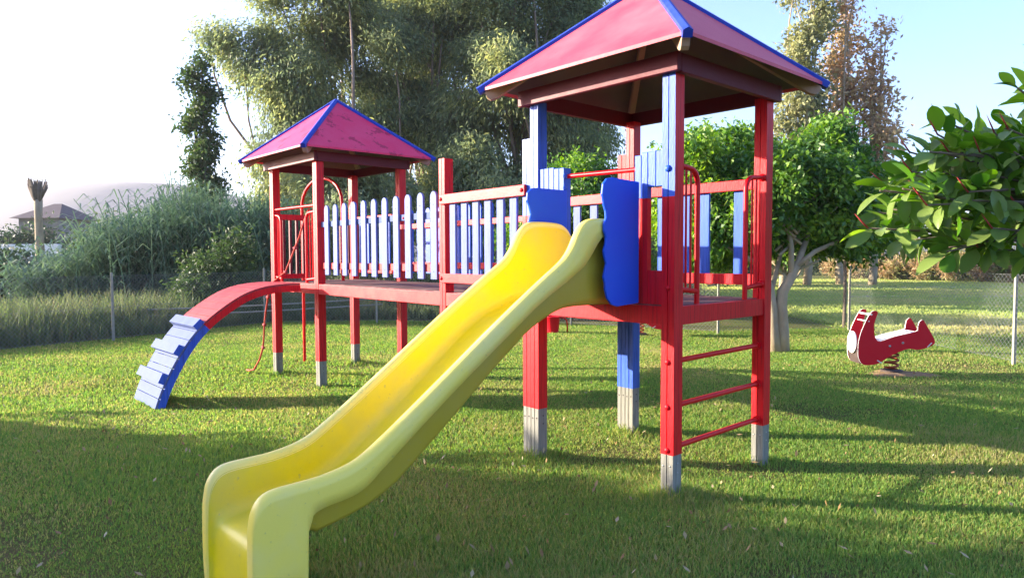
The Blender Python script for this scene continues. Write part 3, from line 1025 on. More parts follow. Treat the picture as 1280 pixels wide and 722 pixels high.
# ---- arched ladder at the far tower
def arch():
    near_ = [(0.02, 1.18), (-0.10, 1.186), (-0.39, 1.163), (-0.61, 1.100), (-0.79, 0.996), (-0.985, 0.861), (-1.085, 0.770), (-1.194, 0.649), (-1.316, 0.469), (-1.413, 0.290), (-1.493, 0.120), (-1.54, -0.03)]
    a = np.array(near_)
    # smooth resample
    d = np.concatenate([[0], np.cumsum(np.hypot(*(a[1:] - a[:-1]).T))])
    tt = np.linspace(0, d[-1], 61)
    c = np.stack([np.interp(tt, d, a[:, 0]), np.interp(tt, d, a[:, 1])], 1)
    for _ in range(8):
        c[1:-1] = 0.25 * c[:-2] + 0.5 * c[1:-1] + 0.25 * c[2:]
    nr = np.zeros_like(c)
    tg = np.gradient(c, axis=0)
    tg /= np.linalg.norm(tg, axis=1)[:, None]
    nr[:, 0], nr[:, 1] = tg[:, 1], -tg[:, 0]
    flip = nr[:, 1].mean() < 0
    if flip: nr = -nr
    # outward = up/left
    b0, b1 = F0 + 0.13, F0 + 0.83
    AW = -WOFF          # plane offsets are relative to the skewed tower
    def Q(i, off, b): return P(c[i, 0] + nr[i, 0] * off - WOFF, b, c[i, 1] + nr[i, 1] * off)
    root = bpy.data.objects.new('arched_ladder', None)
    COL.objects.link(root); root.parent = play
    ks = 33      # where red turns blue
    for bb in (b0 - 0.035, b1):
        for (i0, i1, mt) in ((0, ks, 'red'), (ks, 60, 'blue')):
            mb = MB()
            rows = []
            for i in range(i0, i1 + 1):
                rows.append([Q(i, -0.075, bb), Q(i, -0.075, bb + 0.035), Q(i, -0.006, bb + 0.035), Q(i, -0.006, bb)])
            k = 0
            for r_ in rows: mb.v += [tuple(q) for q in r_]
            n = len(rows)
            for i in range(n - 1):
                for j in range(4):
                    mb.f.append((i * 4 + j, i * 4 + (j + 1) % 4, (i + 1) * 4 + (j + 1) % 4, (i + 1) * 4 + j)); mb.mi.append(0)
            mb.f += [(0, 1, 2, 3), tuple((n - 1) * 4 + j for j in (3, 2, 1, 0))]; mb.mi += [0, 0]
            mb.build('side_beam', M[mt], root, autosmooth=True)
    # boards
    nb = 20
    L_ = 60 / nb
    for k in range(nb):
        i0, i1 = k * L_, (k + 1) * L_
        def X(t, off, b):
            i = int(min(59, math.floor(t))); f = t - i
            p = c[i] * (1 - f) + c[i + 1] * f
            q = nr[i] * (1 - f) + nr[i + 1] * f
            return P(p[0] + q[0] * off - WOFF, b, p[1] + q[1] * off)
        e = 0.07
        mb = MB()
        x0, x1 = b0 - 0.03, b1 + 0.03
        mb.hexa([X(i0 + e, -0.004, x0), X(i1 - e, -0.004, x0), X(i1 - e, -0.004, x1), X(i0 + e, -0.004, x1),
                 X(i0 + e, 0.018, x0), X(i1 - e, 0.018, x0), X(i1 - e, 0.018, x1), X(i0 + e, 0.018, x1)])
        mb.build('tread_board', M['pink'] if k < 11 else M['white_blue'], root, bevel=0.002)
    for t in (34.0, 42.8, 51.5):
        mb = MB()
        def X(t, off, b):
            i = int(min(59, math.floor(t))); f = t - i
            p = c[i] * (1 - f) + c[i + 1] * f
            q = nr[i] * (1 - f) + nr[i + 1] * f
            return P(p[0] + q[0] * off - WOFF, b, p[1] + q[1] * off)
        x0, x1 = b0 - 0.04, b1 + 0.04
        vs = [X(t - 1.5, 0.018, x0), X(t + 1.5, 0.018, x0), X(t + 1.5, 0.018, x1), X(t - 1.5, 0.018, x1),
              X(t - 1.4, 0.080, x0), X(t + 1.4, 0.080, x0), X(t + 1.4, 0.080, x1), X(t - 1.4, 0.080, x1)]
        mb.add(vs, [(0, 3, 2, 1), (4, 5, 6, 7), (1, 2, 6, 5), (2, 3, 7, 6), (3, 0, 4, 7)], 0)
        mb.add([vs[0], vs[1], vs[5], vs[4]], [(0, 1, 2, 3)], 1)  # near end stays deep blue; the sunlit faces carry the pale tone
        mb.build('step_block', [M['white_blue'], M['blue']], root)
arch()

# ------------------------------------------------------------------ spring rider
def rider(x, y, label, sc=1.0, dark=False, group='spring riders', flipx=1):
    root = empty('spring_rider', (x, y, 0), label, 'spring rider', group)
    prof = [(0.039, 0.793), (0.075, 0.785), (0.087, 0.762), (0.064, 0.7), (0.043, 0.607), (0.052, 0.484), (0.076, 0.431), (0.123, 0.406), (0.307, 0.467), (0.566, 0.528), (0.595, 0.575), (0.61, 0.644), (0.648, 0.675), (0.679, 0.651), (0.752, 0.527), (0.811, 0.42), (0.802, 0.365), (0.711, 0.32), (0.602, 0.297), (0.48, 0.309), (0.342, 0.259), (0.22, 0.197), (0.114, 0.128), (0.006, 0.106), (-0.086, 0.113), (-0.144, 0.191), (-0.152, 0.361), (-0.125, 0.503), (-0.066, 0.654), (-0.007, 0.762)]
    # smooth the outline
    pr = np.array(prof)
    pr[:, 0] -= 0.335
    q = []
    n = len(pr)
    for i in range(n):
        p0, p1, p2, p3 = pr[i - 1], pr[i], pr[(i + 1) % n], pr[(i + 2) % n]
        for t in (0, 1 / 3, 2 / 3):
            q.append(0.5 * ((2 * p1) + (-p0 + p2) * t + (2 * p0 - 5 * p1 + 4 * p2 - p3) * t * t + (-p0 + 3 * p1 - 3 * p2 + p3) * t ** 3))
    for yy in (-0.15, 0.13):
        mb = MB()
        mb.prism([(x + a * sc * flipx, y + yy, z * sc) for a, z in q], (0, 0.012, 0), 0, 1)
        s_ = mb.build('side_panel', [M['hdpered'], M['white']], root)
        if yy < 0:
            # bolts and cut marks
            for a, z in ((0.18, 0.32 + 0.06), (0.345 - 0.15, 0.40)):
                pass
            bolts(s_, [(x + a * sc * flipx, y + yy - 0.001, z * sc) for a, z in ((-0.09, 0.345), (0.075, 0.385))], (0, -1, 0), 0.016, 'metal')
            for (a0, z0, a1, z1) in ((-0.245, 0.165, -0.185, 0.13), (0.385, 0.33, 0.44, 0.385)):
                mk = MB()
                dx, dz = (a1 - a0), (z1 - z0)
                ln = math.hypot(dx, dz)
                nx, nz = -dz / ln * 0.006, dx / ln * 0.006
                mk.prism([(x + (a0 + nx) * flipx, y + yy - 0.003, z0 + nz), (x + (a1 + nx) * flipx, y + yy - 0.003, z1 + nz), (x + (a1 - nx) * flipx, y + yy - 0.003, z1 - nz), (x + (a0 - nx) * flipx, y + yy - 0.003, z0 - nz)], (0, 0.002, 0))
                mk.build('white_mark', M['white'], s_)
    def X(a): return x + a * sc * flipx
    # seat board between the panels
    mb = MB()
    mb.hexa([(X(-0.21), y - 0.13, 0.40), (X(0.235), y - 0.13, 0.505), (X(0.235), y + 0.128, 0.505), (X(-0.21), y + 0.128, 0.40),
             (X(-0.21), y - 0.13, 0.425), (X(0.235), y - 0.13, 0.53), (X(0.235), y + 0.128, 0.53), (X(-0.21), y + 0.128, 0.425)])
    mb.build('seat', M['seatwhite'], root, bevel=0.003)
    mb = MB()
    mb.hexa([(X(-0.12), y - 0.13, 0.28), (X(0.20), y - 0.13, 0.33), (X(0.20), y + 0.128, 0.33), (X(-0.12), y + 0.128, 0.28),
             (X(-0.12), y - 0.13, 0.30), (X(0.20), y - 0.13, 0.35), (X(0.20), y + 0.128, 0.35), (X(-0.12), y + 0.128, 0.30)])
    mb.build('mounting_plate', M['metal'], root)
    mb = MB()
    mb.tube([(X(-0.33), y - 0.155, 0.745), (X(-0.33), y + 0.15, 0.745)], 0.012, 10)
    mb.build('hand_grip', M['seatwhite'], root, autosmooth=True)
    mb = MB()
    mb.tube([(X(-0.36), y - 0.155, 0.66), (X(-0.36), y + 0.15, 0.66)], 0.008, 10)
    mb.build('hand_grip', M['seatwhite'], root, autosmooth=True)
    # round white front disc and lower dark board
    mb = MB()
    N_ = 28
    disc = [(X(-0.505 + 0.05 * abs(math.sin(2 * math.pi * k / N_)) ** 2 * 0), y - 0.01 + 0.115 * math.cos(2 * math.pi * k / N_), 0.385 + 0.14 * math.sin(2 * math.pi * k / N_)) for k in range(N_)]
    mb.prism(disc, (0.016 * flipx, 0, 0))
    mb.build('front_disc', M['white'], root, autosmooth=True)
    mb = MB()
    mb.hexa([(X(-0.45), y - 0.13, 0.12), (X(-0.43), y - 0.13, 0.12), (X(-0.43), y + 0.128, 0.12), (X(-0.45), y + 0.128, 0.12),
             (X(-0.488), y - 0.13, 0.30), (X(-0.468), y - 0.13, 0.30), (X(-0.468), y + 0.128, 0.30), (X(-0.488), y + 0.128, 0.30)])
    mb.build('front_board', M['bolt'], root, bevel=0.003)
    mb = MB()
    pts = []
    for k in range(0, 4 * 16 + 1):
        t = k / 16 * 2 * math.pi
        pts.append((X(0.02) + 0.075 * math.cos(t), y + 0.075 * math.sin(t), 0.02 + 0.265 * k / 64))
    mb.tube(pts, 0.014, 8)
    mb.build('spring', M['rust'], root, smooth=True)
    mb = MB()
    mb.tube([(X(0.02), y, -0.03), (X(0.02), y, 0.022)], 0.13, 20)
    mb.build('base_plate', M['bolt'], root, bevel=0.004)
    return root
rider(4.86, 8.90, 'red spring rider with white edges and white disc, near the right wire fence')
rider(2.46, 13.25, 'red spring rider seen only by its coil under the deck, behind the blue foot post', flipx=-1)

# red tub toy lying on the grass
def tub():
    root = empty('red_tub', (0.78, 13.5, 0), 'small red plastic tub with a curved handle standing on the far grass under the deck', 'tub')
    mb = MB()
    rings = []
    N_ = 20
    prof = [(0.0, 0.02), (0.12, 0.0), (0.125, 0.03), (0.15, 0.30), (0.165, 0.31), (0.165, 0.33), (0.14, 0.33), (0.115, 0.05), (0.0, 0.05)]
    for r_, z in prof:
        for k in range(N_):
            t = 2 * math.pi * k / N_
            rings.append((0.78 + r_ * math.cos(t), 13.5 + r_ * math.sin(t), z))
    fs = []
    for i in range(len(prof) - 1):
        for k in range(N_):
            k2 = (k + 1) % N_
            fs.append((i * N_ + k, i * N_ + k2, (i + 1) * N_ + k2, (i + 1) * N_ + k))
    mb.add(rings, fs)
    mb.build('bowl', M['hdpered'], root, smooth=True)
    mb = MB()
    pts = [(0.92, 13.48, 0.30)] + [(1.0 + 0.07 * math.sin(t) - 0.0, 13.46, 0.16 + 0.14 * math.cos(t)) for t in [math.pi / 2 * k / 6 for k in range(7)]] + [(1.07, 13.46, 0.02)]
    mb.tube(pts, 0.014, 8)
    mb.build('handle', M['redtube'], root, smooth=True)
tub()

# ------------------------------------------------------------------ fences
def fence(name, pts, label, h=1.22, rr=0.0026, white=None, post_w=0.021, mats=None, thin=()):
    x0, y0 = pts[0]
    root = empty('chain_link_fence', (x0, y0, 0), label, 'fence', 'wire fences round the play area')
    V_, F_ = [], []
    s = 0.075
    def wire(p, q):
        p, q = np.array(p), np.array(q)
        d = (q - p) / np.linalg.norm(q - p)
        up = np.array([0, 0, 1.0])
        x = np.cross(d, up); x /= np.linalg.norm(x)
        y = np.cross(x, d)
        k = len(V_)
        for c_ in (p, q):
            for a in (0, 2.094, 4.189):
                V_.append(c_ + (x * math.cos(a) + y * math.sin(a)) * rr)
        for a in range(3):
            F_.append((k + a, k + (a + 1) % 3, k + 3 + (a + 1) % 3, k + 3 + a))
    for (xa, ya), (xb, yb) in zip(pts[:-1], pts[1:]):
        Ln = math.hypot(xb - xa, yb - ya)
        dx, dy = (xb - xa) / Ln, (yb - ya) / Ln
        zb = 0.03
        H = h - 0.06
        n = int((Ln + H) / s)
        for i in range(-int(H / s) - 1, n + 1):
            for sg in (1, -1):
                u0 = i * s if sg > 0 else i * s + H
                u1 = u0 + sg * H
                z0, z1 = zb, zb + H
                # clip to 0..Ln
                def clip(ua, za, ub, zb_):
                    if ua > ub: ua, za, ub, zb_ = ub, zb_, ua, za
                    if ub <= 0 or ua >= Ln: return None
                    if ua < 0:
                        t = (0 - ua) / (ub - ua); za = za + (zb_ - za) * t; ua = 0
                    if ub > Ln:
                        t = (Ln - ua) / (ub - ua); zb_ = za + (zb_ - za) * t; ub = Ln
                    return ua, za, ub, zb_
                c = clip(u0, z0, u1, z1)
                if c and c[2] - c[0] > 0.01:
                    wire((xa + dx * c[0], ya + dy * c[0], c[1]), (xa + dx * c[2], ya + dy * c[2], c[3]))
        for z in (zb + H, zb + 0.02, 0.6):
            wire((xa, ya, z + 0.002), (xb, yb, z + 0.002))
    np_mesh('wire_mesh', np.array(V_), np.array(F_), M['wire'], root)
    for i, (px, py) in enumerate(pts):
        mb = MB()
        wd = post_w if i not in thin else 0.016
        hh = h + 0.03 if i not in thin else h + 0.02
        mb.hexa([(px - wd, py - wd, -0.1), (px + wd, py - wd, -0.1), (px + wd, py + wd, -0.1), (px - wd, py + wd, -0.1),
                 (px - wd * .85, py - wd * .85, hh), (px + wd * .85, py - wd * .85, hh), (px + wd * .85, py + wd * .85, hh), (px - wd * .85, py + wd * .85, hh)])
        mb.build('post', M['concrete'] if i not in thin else M['metal'], root, bevel=0.006)
    return root
fence('right', [(6.95, 3.0), (6.90, 6.2), (6.85, 9.45), (6.75, 13.9)], 'wire fence with pale posts behind the red spring rider on the right', 1.25, 0.0016)
fence('back', [(6.75, 13.9), (3.98, 13.4), (1.28, 15.07), (-0.9, 15.6), (-3.1, 15.9), (-5.54, 15.55)], 'wire fence crossing behind the climbing frame', 1.22, 0.0022)
fence('left', [(-5.54, 15.55), (-7.26, 12.62), (-8.9, 10.0), (-10.4, 7.4)], 'wire fence with a pale concrete post on the left side', 1.2, 0.0026)
def pipes():
    root = empty('timber_beam', (-8.6, 14.0, 0), 'old dark timber lying low behind the left wire fence', 'timber')
    mb = MB()
    mb.hexa([(-9.3, 13.9, 0.22), (-8.2, 14.5, 0.18), (-8.2, 14.65, 0.18), (-9.3, 14.05, 0.22), (-9.3, 13.9, 0.44), (-8.2, 14.5, 0.36), (-8.2, 14.65, 0.36), (-9.3, 14.05, 0.44)])
    tag(mb.build('beam', M['darkbark'], root, bevel=0.01))
    for xx in (-9.2, -8.35):
        m2 = MB(); m2.tube([(xx, 13.98 + (xx + 9.2) * .5, -0.1), (xx, 13.98 + (xx + 9.2) * .5, 0.24)], 0.05, 8)
        m2.build('leg', M['darkbark'], root)
    for i, (z0, z1, lb) in enumerate(((0.42, 0.50, 'upper of the two long pale pipes running behind the left fence'), (0.30, 0.36, 'lower of the two long pale pipes running behind the left fence'))):
        mb = MB()
        pts = [(-9.4 + 0.9 * k, 13.8 + 0.42 * k - 0.1 * i, z0 + (z1 - z0) * k / 7 - 0.05 * math.sin(k / 7 * math.pi)) for k in range(8)]
        mb.tube(pts, 0.018, 8)
        o = mb.build('water_pipe', M['concrete'], None, smooth=True)
        tag(o, lb, 'pipe', 'pipes behind the left fence')
pipes()

# ------------------------------------------------------------------ vegetation
def leaves(name, C, sig, n_per, ln, wd, out_c, droop, mat, parent, hang=0.0, flat=0.3, tag_kind=None, lnvar=0.35):
    """C (k,3) cluster centres; makes kite-shaped leaves around each"""
    k = len(C)
    N = k * n_per
    base = np.repeat(C, n_per, 0) + R.normal(size=(N, 3)) * sig
    if hang:
        base[:, 2] -= np.abs(R.normal(size=N)) * hang
    d = R.normal(size=(N, 3))
    d += (base - out_c) / (np.linalg.norm(base - out_c, axis=1)[:, None] + 1e-6) * 0.7
    d[:, 2] -= droop
    d /= np.linalg.norm(d, axis=1)[:, None]
    r = R.normal(size=(N, 3)); r[:, 2] += flat
    wv = np.cross(d, r)
    wv /= np.linalg.norm(wv, axis=1)[:, None] + 1e-9
    l_ = ln * (1 + R.uniform(-lnvar, lnvar, N))[:, None]
    w_ = wd * (1 + R.uniform(-lnvar, lnvar, N))[:, None]
    nrm = np.cross(d, wv)
    V_ = np.stack([base, base + d * l_ * 0.45 + wv * w_ * 0.5 + nrm * w_ * 0.12, base + d * l_ - np.array([0, 0, 1]) * l_ * 0.1, base + d * l_ * 0.45 - wv * w_ * 0.5 + nrm * w_ * 0.12], 1).reshape(-1, 3)
    F_ = np.arange(N * 4).reshape(-1, 4)
    return np_mesh(name, V_, F_, mat, parent)

def blob_points(blobs, n, shell=0.45):
    """blobs: (x,y,z,rx,ry,rz); returns points in their volume, mostly near the surface"""
    vol = np.array([b[3] * b[4] * b[5] for b in blobs]) ** 0.67
    cnt = np.maximum(1, (n * vol / vol.sum()).astype(int))
    out = []
    for b, c in zip(blobs, cnt):
        u = R.normal(size=(c, 3)); u /= np.linalg.norm(u, axis=1)[:, None]
        rr = (shell + (1 - shell) * R.random(c))[:, None] * (1 + 0.12 * R.normal(size=(c, 1)))
        out.append(np.array(b[:3]) + u * rr * np.array(b[3:6]))
    return np.concatenate(out)

def limb(mb, p, q, r0, r1, seg=7, bend=0.12, steps=5):
    p, q = np.array(p, float), np.array(q, float)
    L_ = np.linalg.norm(q - p)
    off = R.normal(size=3) * L_ * bend
    pts, rs = [], []
    for i in range(steps + 1):
        t = i / steps
        pts.append(tuple(p + (q - p) * t + off * math.sin(t * math.pi)))
        rs.append(r0 + (r1 - r0) * t)
    mb.tube(pts, rs, seg)
    return pts

def tree(x, y, label, cat, blobs, nclust, nper, ln, wd, sig, mat, bark, trunk_r=0.2, droop=0.3, hang=0.0, split=2.0, name='tree', group=None, shell=0.45, twigs=14, lean=(0, 0), minz=None, flat=.3):
    root = empty(name, (x, y, 0), label, cat, group)
    mb = MB()
    sp = (x + lean[0], y + lean[1], split)
    limb(mb, (x, y, -0.2), sp, trunk_r * 1.15, trunk_r * 0.85, 10, 0.03)
    for b in blobs:
        c = (b[0], b[1], b[2])
        d = math.dist(sp, c)
        limb(mb, (sp[0], sp[1], sp[2] - 0.1), c, trunk_r * 0.5, trunk_r * 0.12, 7, 0.13 if name == 'eucalyptus_tree' else 0.03)
        for _ in range(max(1, int(twigs / len(blobs)))):
            u = R.normal(size=3); u /= np.linalg.norm(u)
            e = (b[0] + u[0] * b[3] * .8, b[1] + u[1] * b[4] * .8, b[2] + u[2] * b[5] * .8)
            limb(mb, c, e, trunk_r * 0.14, trunk_r * 0.04, 5, 0.12, 4)
    mb.build('trunk', bark, root, smooth=True)
    C = blob_points(blobs, nclust, shell)
    if minz is not None:
        C = C[C[:, 2] > minz]
    cc = np.mean([b[:3] for b in blobs], 0)
    leaves('crown', C, sig, nper, ln, wd, cc, droop, mat, root, hang, flat)
    return root

def rblobs(cx, cy, z0, z1, rx, ry, n, r, seed=0, shape=None):
    """n overlapping clumps filling an egg-shaped crown"""
    g_ = np.random.default_rng(seed)
    out = []
    for i in range(n):
        t = g_.random()
        z = z0 + (z1 - z0) * t
        wv = math.sin(math.pi * min(1, 0.18 + 0.82 * t)) ** 0.6 if shape is None else shape(t)
        a = g_.random() * 2 * math.pi
        q = math.sqrt(g_.random())
        s = r * g_.uniform(0.7, 1.3)
        out.append((cx + math.cos(a) * rx * q * wv, cy + math.sin(a) * ry * q * wv, z, s, s, s * g_.uniform(0.7, 1.0)))
    return out

EG = 'tall eucalyptus trees behind the climbing frame'
# eucalyptus row
def euc(x, y, h, z0, rx, n, seed, label, nclust=1500, extra=(), r=1.15, nper=26):
    bl = rblobs(x, y, z0, h, rx, rx * 0.8, n, r, seed) + list(extra)
    return tree(x, y + 1.4, label, 'tree', bl, int(nclust * 0.85), int(nper * 2.1), 0.19, 0.06, np.array([0.26, 0.26, 0.22]), M['euc'], M['eucbark'], 0.19, 1.3, 0.42, 3.0, 'eucalyptus_tree', EG, 0.18, 60, flat=0.1)
euc(-6.6, 27, 14.5, 2.6, 2.7, 26, 3, 'eucalyptus directly behind the magenta roof, with a ragged crown reaching furthest left', 2600,
    [(-10.9, 27, 9.9, 1.0, 1.0, .6), (-10.2, 27, 8.9, .9, .9, .6), (-11.6, 27, 10.3, .55, .55, .4), (-9.4, 27, 10.2, 1, 1, .7), (-9.2, 27, 5.6, 1.1, 1.1, .9), (-8.8, 27, 3.8, 1.2, 1.2, 1.1), (-9.1, 27, 12, 1.2, 1.2, 1)])
euc(-3.6, 30, 15.0, 2.4, 3.2, 26, 5, 'eucalyptus in the middle of the row, between the two tower roofs', 2700)
euc(0.6, 27, 14.0, 2.0, 3.2, 28, 8, 'dense dark eucalyptus left of the slide tower roof', 2900)
euc(2.9, 29, 12.8, 4.6, 2.2, 17, 12, 'thin eucalyptus with bare pale stems seen under the slide tower roof', 1250, r=1.1)
euc(-5.6, 24.5, 5.4, 1.2, 2.6, 14, 21, 'low yellowish eucalyptus growth seen under the magenta roof', 900, r=0.95)
euc(-1.2, 25, 5.2, 1.0, 3.0, 14, 22, 'low eucalyptus growth seen behind the bridge railings', 900, r=0.95)
euc(3.2, 23.5, 3.9, 0.6, 3.0, 12, 25, 'low scrubby eucalyptus growth behind the slide entrance', 800, r=0.9)

# slim tree left of the row
bl = [(-10.55 + 0.3 * math.sin(i * 2.1), 24, 3.6 + i * 0.5, 0.5 - 0.028 * i + 0.14 * math.sin(i * 2.7), 0.4, 0.34) for i in range(10)]
tree(-10.55, 24, 'slim upright tree standing alone left of the eucalyptus row', 'tree', bl, 300, 24, 0.16, 0.08, 0.17, M['bush'], M['darkbark'], 0.10, 0.4, 0.1, 3.2, 'slender_tree', None, 0.2, 20)

# bright broadleaf trees
def ficus():
    x, y = 4.22, 10.95
    root = empty('broadleaf_tree', (x, y, 0), 'bright green broadleaf tree with a pale forked trunk right of the slide tower', 'tree', 'bright green broadleaf trees')
    mb = MB()
    mb.tube([(4.16, y, -0.1), (4.12, y, 0.25), (4.10, y, 0.65), (4.04, y, 1.0), (3.93, y + 0.05, 1.35), (3.8, y + 0.2, 1.8), (3.6, y + 0.4, 2.3)], [0.125, 0.10, 0.085, 0.08, 0.06, 0.05, 0.03], 12)
    mb.tube([(4.27, y + 0.02, -0.1), (4.27, y, 0.3), (4.24, y, 0.7), (4.26, y, 0.92), (4.40, y, 1.15), (4.55, y + 0.1, 1.4), (4.8, y + 0.3, 1.9)], [0.125, 0.10, 0.09, 0.085, 0.07, 0.055, 0.035], 12)
    mb.tube([(4.40, y, 1.12), (4.43, y + 0.1, 1.6), (4.40, y + 0.2, 2.2), (4.5, y + 0.3, 2.9)], [0.05, 0.045, 0.035, 0.02], 8)
    mb.tube([(4.50, y + 0.05, 1.32), (4.8, y + 0.1, 1.55), (5.2, y + 0.15, 1.72), (5.7, y + 0.2, 1.95)], [0.045, 0.04, 0.03, 0.018], 8)
    mb.tube([(4.08, y, 0.95), (4.3, y + 0.3, 1.35), (4.5, y + 0.6, 1.75), (4.9, y + 0.9, 2.2)], [0.05, 0.04, 0.035, 0.02], 8)
    mb.tube([(3.93, y + .05, 1.35), (3.5, y + .3, 1.6), (3.0, y + .4, 1.9)], [0.045, 0.035, 0.02], 8)
    for _ in range(22):
        e = (4.3 + R.uniform(-1.5, 1.6), y + 0.9 + R.uniform(-1.1, 1.1), 2.0 + R.uniform(-0.2, 1.2))
        limb(mb, (4.3 + R.uniform(-.3, .3), y + R.uniform(0, .4), 1.5 + R.random() * .5), e, 0.025, 0.008, 5, 0.1)
    mb.build('trunk', M['bark'], root, smooth=True)
    bl = []
    g_ = np.random.default_rng(5)
    for i in range(60):
        a = g_.uniform(0, 2 * math.pi); q = math.sqrt(g_.random())
        cx, cy = 4.45 + 1.75 * q * math.cos(a), y + 1.2 + 1.5 * q * math.sin(a)
        top = 3.8 - 0.8 * ((cx - 4.4) / 1.8) ** 2
        z = g_.uniform(1.75, top)
        s = g_.uniform(0.3, 0.5)
        bl.append((cx, cy, z, s, s, s * 0.75))
    for i in range(26):
        s = g_.uniform(0.32, 0.52)
        bl.append((g_.uniform(5.2, 6.7), y + g_.uniform(.8, 2.4), g_.uniform(1.9, 3.35), s, s, s * .75))
    for i in range(10):
        s = g_.uniform(0.3, 0.45)
        bl.append((g_.uniform(2.9, 4.0), y + g_.uniform(.8, 2.2), g_.uniform(1.5, 2.2), s, s, s * .75))
    C = blob_points(bl, 6000, 0.4)
    C = C[C[:, 2] > 1.3]
    leaves('crown', C, 0.10, 34, 0.10, 0.048, np.array([4.4, y + 1.1, 2.2]), 0.5, M['ficus'], root, 0.05, 0.6)
ficus()
def ficus2(x, y, z0, z1, rx, label, seed):
    root = empty('broadleaf_tree', (x, y, 0), label, 'tree', 'bright green broadleaf trees')
    mb = MB()
    limb(mb, (x, y, -0.1), (x, y, 1.0), 0.11, 0.09, 9, 0.03)
    bl = rblobs(x, y, z0, z1, rx, rx * .8, 22, 0.5, seed)
    for b in bl:
        limb(mb, (x, y, 0.95), b[:3], 0.05, 0.012, 6, 0.1)
    mb.build('trunk', M['bark'], root, smooth=True)
    leaves('crown', blob_points(bl, 1000, 0.4), 0.14, 34, 0.11, 0.055, np.array([x, y, (z0 + z1) / 2]), 0.5, M['ficus'], root, 0.05, 0.6)
ficus2(1.7, 16.8, 1.3, 3.5, 1.7, 'smaller bright green tree seen behind the slide entrance bar', 31)
ficus2(7.6, 19.5, 1.4, 4.3, 2.3, 'dark green broadleaf tree further back, right of the forked trunk tree', 33)

# poplars
def pop(x, y, h, z0, r, mat, label, nclust, seed):
    g_ = np.random.default_rng(seed)
    bl = []
    n = 22
    for i in range(n):
        t = i / (n - 1)
        s = r * (0.55 + 0.45 * math.sin(math.pi * min(1, t * 0.9 + 0.1))) * g_.uniform(0.55, 0.9)
        bl.append((x + g_.normal() * r * 0.45, y + g_.normal() * r * 0.4, z0 + (h - z0) * t, s * .8, s * .8, s * 1.2))
    return tree(x, y, label, 'tree', bl, nclust, 22, 0.26, 0.12, 0.28, mat, M['bark'], 0.18, 0.2, 0.1, z0 + 1, 'poplar_tree', 'poplars far behind the broadleaf trees', 0.2, 60)
pop(14.4, 34, 16, 3.0, 1.35, M['poplar'], 'greener, wider poplar just right of the slide tower roof', 520, 1)
pop(16.3, 34.5, 14.6, 3.0, 0.95, M['drypoplar'], 'tall brown half bare poplar between the green one and the short one', 260, 2)
pop(17.6, 34, 12.6, 3.0, 0.75, M['drypoplar'], 'shortest brown half bare poplar, rightmost of the poplars', 200, 4)

# pollarded palm trunk
def pollard():
    x, y = -20.3, 30
    root = empty('cut_palm', (x, y, 0), 'bare pale trunk with a cut forked top far back on the left', 'tree')
    mb = MB()
    mb.tube([(x, y, -0.2), (x, y, 1.5), (x - 0.02, y, 3.2), (x, y, 4.0)], [0.24, 0.19, 0.15, 0.17], 10)
    mb.build('trunk', M['bark'], root, smooth=True)
    m2 = MB()
    for i in range(46):
        a = R.random() * 6.28; s = R.random()
        m2.tube([(x, y, 3.7 + s * .3), (x + math.cos(a) * 0.2, y + math.sin(a) * 0.2, 4.1 + s * .3), (x + math.cos(a) * 0.36, y + math.sin(a) * .36, 4.5 + R.random() * 0.45)], [0.07, 0.055, 0.02], 5)
    m2.build('crown', M['darkbark'], root, smooth=True)
pollard()

# house, wall
def house():
    x, y = -45.4, 70
    root = empty('distant_house', (x, y, 0), 'small distant house with a brown hipped roof on the left', 'house')
    mb = MB()
    mb.hexa([(x - 1.9, y - 3, 0), (x + 1.9, y - 3, 0), (x + 1.9, y + 3, 0), (x - 1.9, y + 3, 0), (x - 1.9, y - 3, 5.3), (x + 1.9, y - 3, 5.3), (x + 1.9, y + 3, 5.3), (x - 1.9, y + 3, 5.3)])
    mb.build('wall', M['plaster'], root)
    mb = MB()
    a, b = 2.4, 3.6
    mb.add([(x - a, y - b, 5.3), (x + a, y - b, 5.3), (x + a, y + b, 5.3), (x - a, y + b, 5.3), (x - .4, y, 6.9), (x + .4, y, 6.9)], [(0, 1, 5, 4), (1, 2, 5), (2, 3, 4, 5), (3, 0, 4), (0, 3, 2, 1)])
    mb.build('roof', M['rooftile'], root)
    for dx in (-1.0, 0.9):
        mb = MB()
        mb.hexa([(x + dx - .5, y - 3.04, 3.2), (x + dx + .5, y - 3.04, 3.2), (x + dx + .5, y - 3.003, 3.2), (x + dx - .5, y - 3.003, 3.2), (x + dx - .5, y - 3.04, 4.4), (x + dx + .5, y - 3.04, 4.4), (x + dx + .5, y - 3.003, 4.4), (x + dx - .5, y - 3.003, 4.4)])
        mb.build('window', M['darkbark'], root)
    x, y = -24.6, 35.2
    mb = MB()
    mb.hexa([(x - 1.7, y, 0), (x + 1.7, y, 0), (x + 1.7, y + .3, 0), (x - 1.7, y + .3, 0), (x - 1.7, y, 2.2), (x + 1.7, y, 2.2), (x + 1.7, y + .3, 2.2), (x - 1.7, y + .3, 2.2)])
    o = mb.build('garden_wall', M['whitewash'], None, bevel=0.02)
    tag(o, 'low whitewashed wall behind the cut palm trunk', 'wall')
house()

